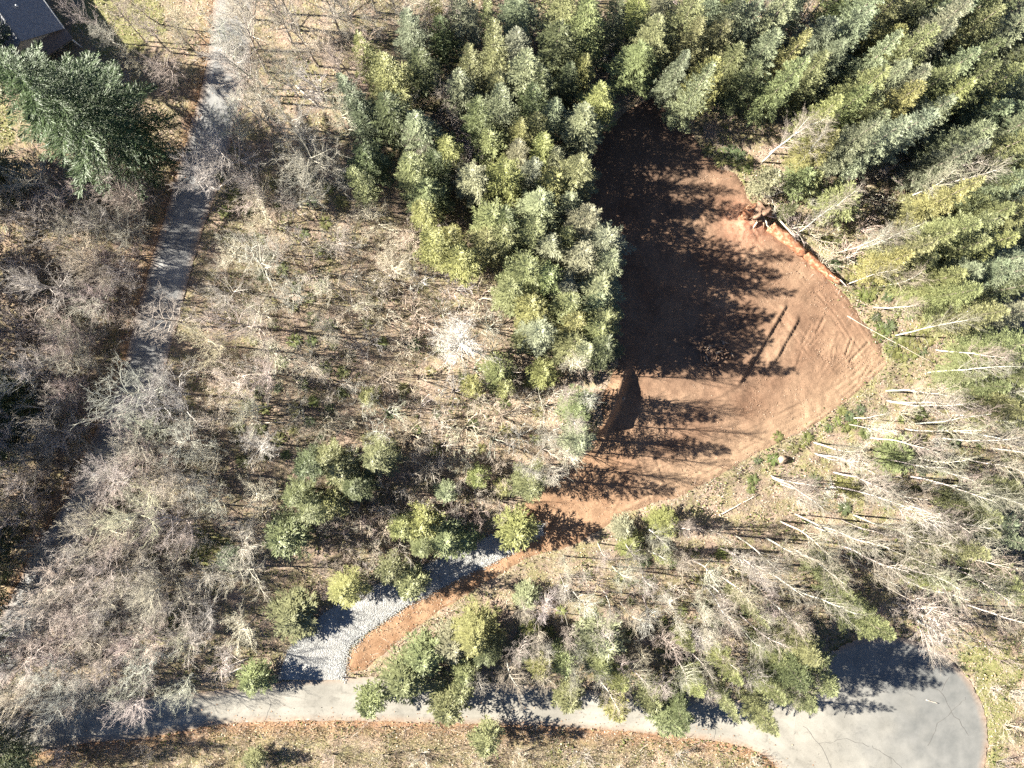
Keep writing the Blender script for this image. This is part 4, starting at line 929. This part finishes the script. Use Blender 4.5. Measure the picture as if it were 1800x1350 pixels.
for k in range(46):
    a = R.uniform(0, 6.28); q = R.random()**.6; c = (1252+30*q*math.cos(a), 622+26*q*math.sin(a)); L = R.uniform(4, 16); b = R.uniform(0, 6.28); z = .55+.55*(1-q)
    knobbly('root_piece', line3(G(c[0], c[1], z), G(c[0]+L*math.cos(b), c[1]+L*math.sin(b), z+R.uniform(-.2, .5)), 4, .06, k), [R.uniform(.06, .2), .12, .09, .03], 6, (M_root, M_root, M_root, M_rock)[k % 4], .4, k, heap)
def boulder(px, py, r, lab, seed, mat=M_rock):
    rr = random.Random(seed); pts = []; n = 7; sd = 11; V = []; Fc = []
    for i in range(n):
        th = math.pi*i/(n-1)
        for k in range(sd):
            ph = 6.283*k/sd; q = r*(1+rr.uniform(-.16, .16)); V.append((q*math.sin(th)*math.cos(ph), q*math.sin(th)*math.sin(ph)*.85, q*math.cos(th)*.8+r*.45))
    for i in range(n-1):
        for k in range(sd): Fc.append((i*sd+k, (i+1)*sd+k, (i+1)*sd+(k+1) % sd, i*sd+(k+1) % sd))
    o = obj('boulder', mesh_np('boulder', V, Fc, mat, True), None, G(px, py)); tag(o, lab, 'boulder'); return o
boulder(1373, 807, .6, 'large round brown boulder beside a fern on the pad\'s lower edge', 1)
boulder(707, 1145, .35, 'small pale boulder at the edge of the driveway soil', 2)
boulder(1093, 700, .3, 'small rock on the lip of the cut bank', 3)
for k, (x, y, h, lx, ly, lab) in enumerate(((841,1088,3.4,-.05,.35,'broken pale snag standing below the driveway with a long shadow'), (858,1104,2.8,.1,.2,'shorter broken snag beside the fir below the driveway'), (722,1152,.9,.25,-.1,'thin leaning stake near the small boulder'), (604,1188,1.1,.02,.02,'short marker post at the mouth of the driveway'))):
    a = G(x, y, -.2); b = (a[0]+lx, a[1]+ly, a[2]+h)
    tag(knobbly('snag' if k < 2 else 'post', line3(a, b, 6, .03, k), [.2, .19, .18, .17, .16, .14] if k < 2 else [.06]*6, 8, M_pale, .2, k), lab, 'snag' if k < 2 else 'post')
for k, (a, b, rad, lab) in enumerate((((1262,905),(1330,868),.07,'thin pale log on the pad\'s lower edge'), ((540,160),(590,172),.16,'bleached log lying in the leaf litter near the upper lane'), ((520,150),(562,190),.12,'second bleached log crossing leaf litter near the upper lane'),
      ((440,745),(500,742),.1,'grey fallen trunk in brush left of the fir clump'), ((405,1180),(448,1165),.14,'tan fallen trunk beside the small fir above the road'), ((395,1172),(440,1154),.12,'upper of two tan fallen trunks above the road'), ((1628,1005+225),(1648,1236),.05,'pale stick on the grass right of the turning circle'), ((1045,640),(1000,655),.1,'pale fallen branch at the lower tip of the fir strip'))):
    tag(knobbly('fallen_log', line3(G(*a, rad), G(*b, rad+.05), 8, .04, 60+k), [rad*(1-.06*i) for i in range(8)], 7, M_pale, .15, k), lab, 'log')

# ---------------------------------------------------------------- labels: which one of its kind, by the landmark it stands at
ANCH = [(60,60,'by the grey-roofed house'),(250,70,'on the grass right of the house'),(120,180,'below the house'),(60,380,'at the upper left edge'),(200,330,'left of the upper lane'),(80,560,'left of the middle lane'),
 (190,520,'along the left kerb of the middle lane'),(60,760,'in the dark shade at the left edge'),(130,700,'left of the lower lane bend'),(40,940,'beside the lower lane at left edge'),(60,1130,'where the lane meets the left edge'),(60,1330,'in the lower left corner'),
 (420,60,'over the top of the lane'),(560,60,'right of the lane top'),(400,270,'over the shaded lane bend'),(520,250,'right of the shaded lane bend'),(340,470,'right of the middle lane'),(480,420,'in the brush right of the lane'),
 (270,640,'over the sunny lane stretch'),(420,640,'among the trunks right of the sunny lane'),(230,820,'over the lower lane'),(380,800,'left of the fir clump'),(170,980,'above the lower left thicket'),(330,980,'in the thicket left of the driveway'),
 (140,1140,'in the lower left thicket'),(300,1140,'above the left road end'),(440,1130,'left of the driveway mouth'),(640,60,'at the top left of the fir strip'),(760,60,'at the top of the fir strip'),(900,80,'top centre of the fir strip'),(1020,60,'top right of the fir strip'),
 (680,180,'on the upper left flank of the fir strip'),(800,190,'in the upper middle of the fir strip'),(930,190,'in the upper heart of the fir strip'),(1040,180,'at the shaded head of the clearing'),(650,320,'on the left flank of the fir strip'),(760,300,'left of the fir strip\'s heart'),
 (870,300,'in the heart of the fir strip'),(990,280,'in the strip beside the shaded clearing'),(760,430,'at the waist of the fir strip, left side'),(880,420,'in the waist of the fir strip'),(1000,400,'right side of the strip\'s waist'),(930,540,'lower left of the fir strip'),(1040,500,'lower right of the fir strip'),(1040,600,'at the lower tip of the fir strip'),
 (560,520,'in the central brush'),(660,480,'above the central brush'),(720,590,'left of the bleached dead tree'),(870,640,'right of the bleached dead tree'),(560,670,'in the left central brush'),(680,710,'below the dead tree'),(840,760,'in the lower central brush'),(980,740,'beside the cut bank'),(580,840,'in the fir clump left of centre'),(720,860,'right of the left fir clump'),(850,860,'above the driveway top'),
 (520,960,'below the left fir clump'),(740,940,'above the driveway bend'),(640,1030,'on the upper edge of the driveway'),(510,1080,'beside the driveway mouth'),(910,930,'at the top of the driveway'),(690,1190,'at the left of the roadside row'),(800,1170,'in the roadside row below the driveway'),(940,1090,'below the orange driveway soil'),(960,1200,'mid roadside row'),(1080,1120,'in the roadside row, broad clump'),
 (1080,1230,'overhanging the middle of the road'),(1180,1250,'overhanging the road right of middle'),(1240,1180,'left of the turning circle'),(1380,1170,'in the clump beside the turning circle'),(1350,1260,'overhanging the road near turning circle'),(1120,950,'below the pad\'s lower tip'),(1150,1050,'in the bare stand below the pad'),(1270,980,'along the pad\'s lower edge'),(1300,1080,'in the bare stand left of the tall leaning fir'),(1480,1040,'around the tall leaning fir'),
 (1420,930,'right of the pad\'s lower edge'),(1560,960,'in the pale-trunk stand, middle'),(1620,1080,'above the turning circle'),(1740,1080,'at the right edge above the turning circle'),(1780,1250,'right of the turning circle'),(1480,830,'at the pad\'s lower right corner'),(1580,780,'in the pale-trunk stand, upper part'),(1700,860,'in the pale-trunk stand, right part'),(1760,960,'at the lower right edge'),(1650,710,'right of the pad\'s right tip'),(1760,660,'at the right edge level with the pad'),
 (1600,570,'right of the fern patch'),(1700,520,'in the right-hand forest, lower part'),(1560,480,'right of the red log'),(1460,470,'just past the red log'),(1420,360,'above the upturned stump'),(1560,340,'in the pale thicket right of the stump'),(1330,280,'above the bare upper soil lobe'),(1240,150,'over the head of the clearing'),(1230,40,'top edge right of the fir strip'),(1360,120,'upper forest, left part'),(1360,30,'top edge of the upper forest'),
 (1460,60,'top edge, middle of the upper forest'),(1480,160,'upper forest, centre'),(1580,80,'upper forest, right of centre'),(1640,30,'top edge near the right corner'),(1760,50,'in the upper right corner'),(1560,200,'upper forest heart'),(1680,160,'upper forest, right part'),(1760,200,'right edge of the upper forest'),(1620,260,'lower upper-forest, middle'),(1740,320,'right edge below the upper corner'),(1700,420,'right-hand forest, upper part'),(1450,250,'lower left of the upper forest'),
 (700,1320,'on the bank below the road'),(400,1330,'on the left bank below the road'),(1000,1330,'on the bank below mid road'),(1250,1340,'on the right bank below the road'),(860,1310,'on the verge below the road')]
ORD = ['first', 'second', 'third', 'fourth', 'fifth', 'sixth', 'seventh', 'eighth', 'ninth', 'tenth', 'eleventh', 'twelfth', 'thirteenth', 'fourteenth', 'fifteenth', 'sixteenth', 'seventeenth', 'eighteenth', 'nineteenth', 'twentieth']
def name_them(items, cats, groups):
    cl = {}
    for it in items:
        p = it['p']; k = min(range(len(ANCH)), key=lambda i: (ANCH[i][0]-p[0])**2+(ANCH[i][1]-p[1])**2)
        cl.setdefault((it['kind'], k), []).append(it)
    for (kind, k), L in cl.items():
        L.sort(key=lambda i: i['p'][0])
        for n, it in enumerate(L):
            ph = ANCH[k][2]; head = it['head']
            if len(L) == 1: lab = f"{head} {ph}"
            else:
                side = 'leftmost' if n == 0 else 'rightmost' if n == len(L)-1 else f'{ORD[min(n, 19)]} from left'
                lab = f"{head}, {side} {ph}"
            tag(it['o'], ' '.join(lab.split()[:16]), cats[kind], groups[kind])
items = [dict(o=t[0], kind=t[1], p=t[2], head=(f"{t[4]} {t[3]} {t[1]}")) for t in TREES]
items += [dict(o=o, kind='fern', p=p, head='low green fern') for o, p in FERNS]
name_them(items, {'conifer': 'conifer', 'bare tree': 'tree', 'bare shrub': 'shrub', 'fern': 'fern'}, {'conifer': 'conifers of the wood', 'bare tree': 'leafless trees', 'bare shrub': 'leafless shrubs', 'fern': 'ferns on the woodland floor'})
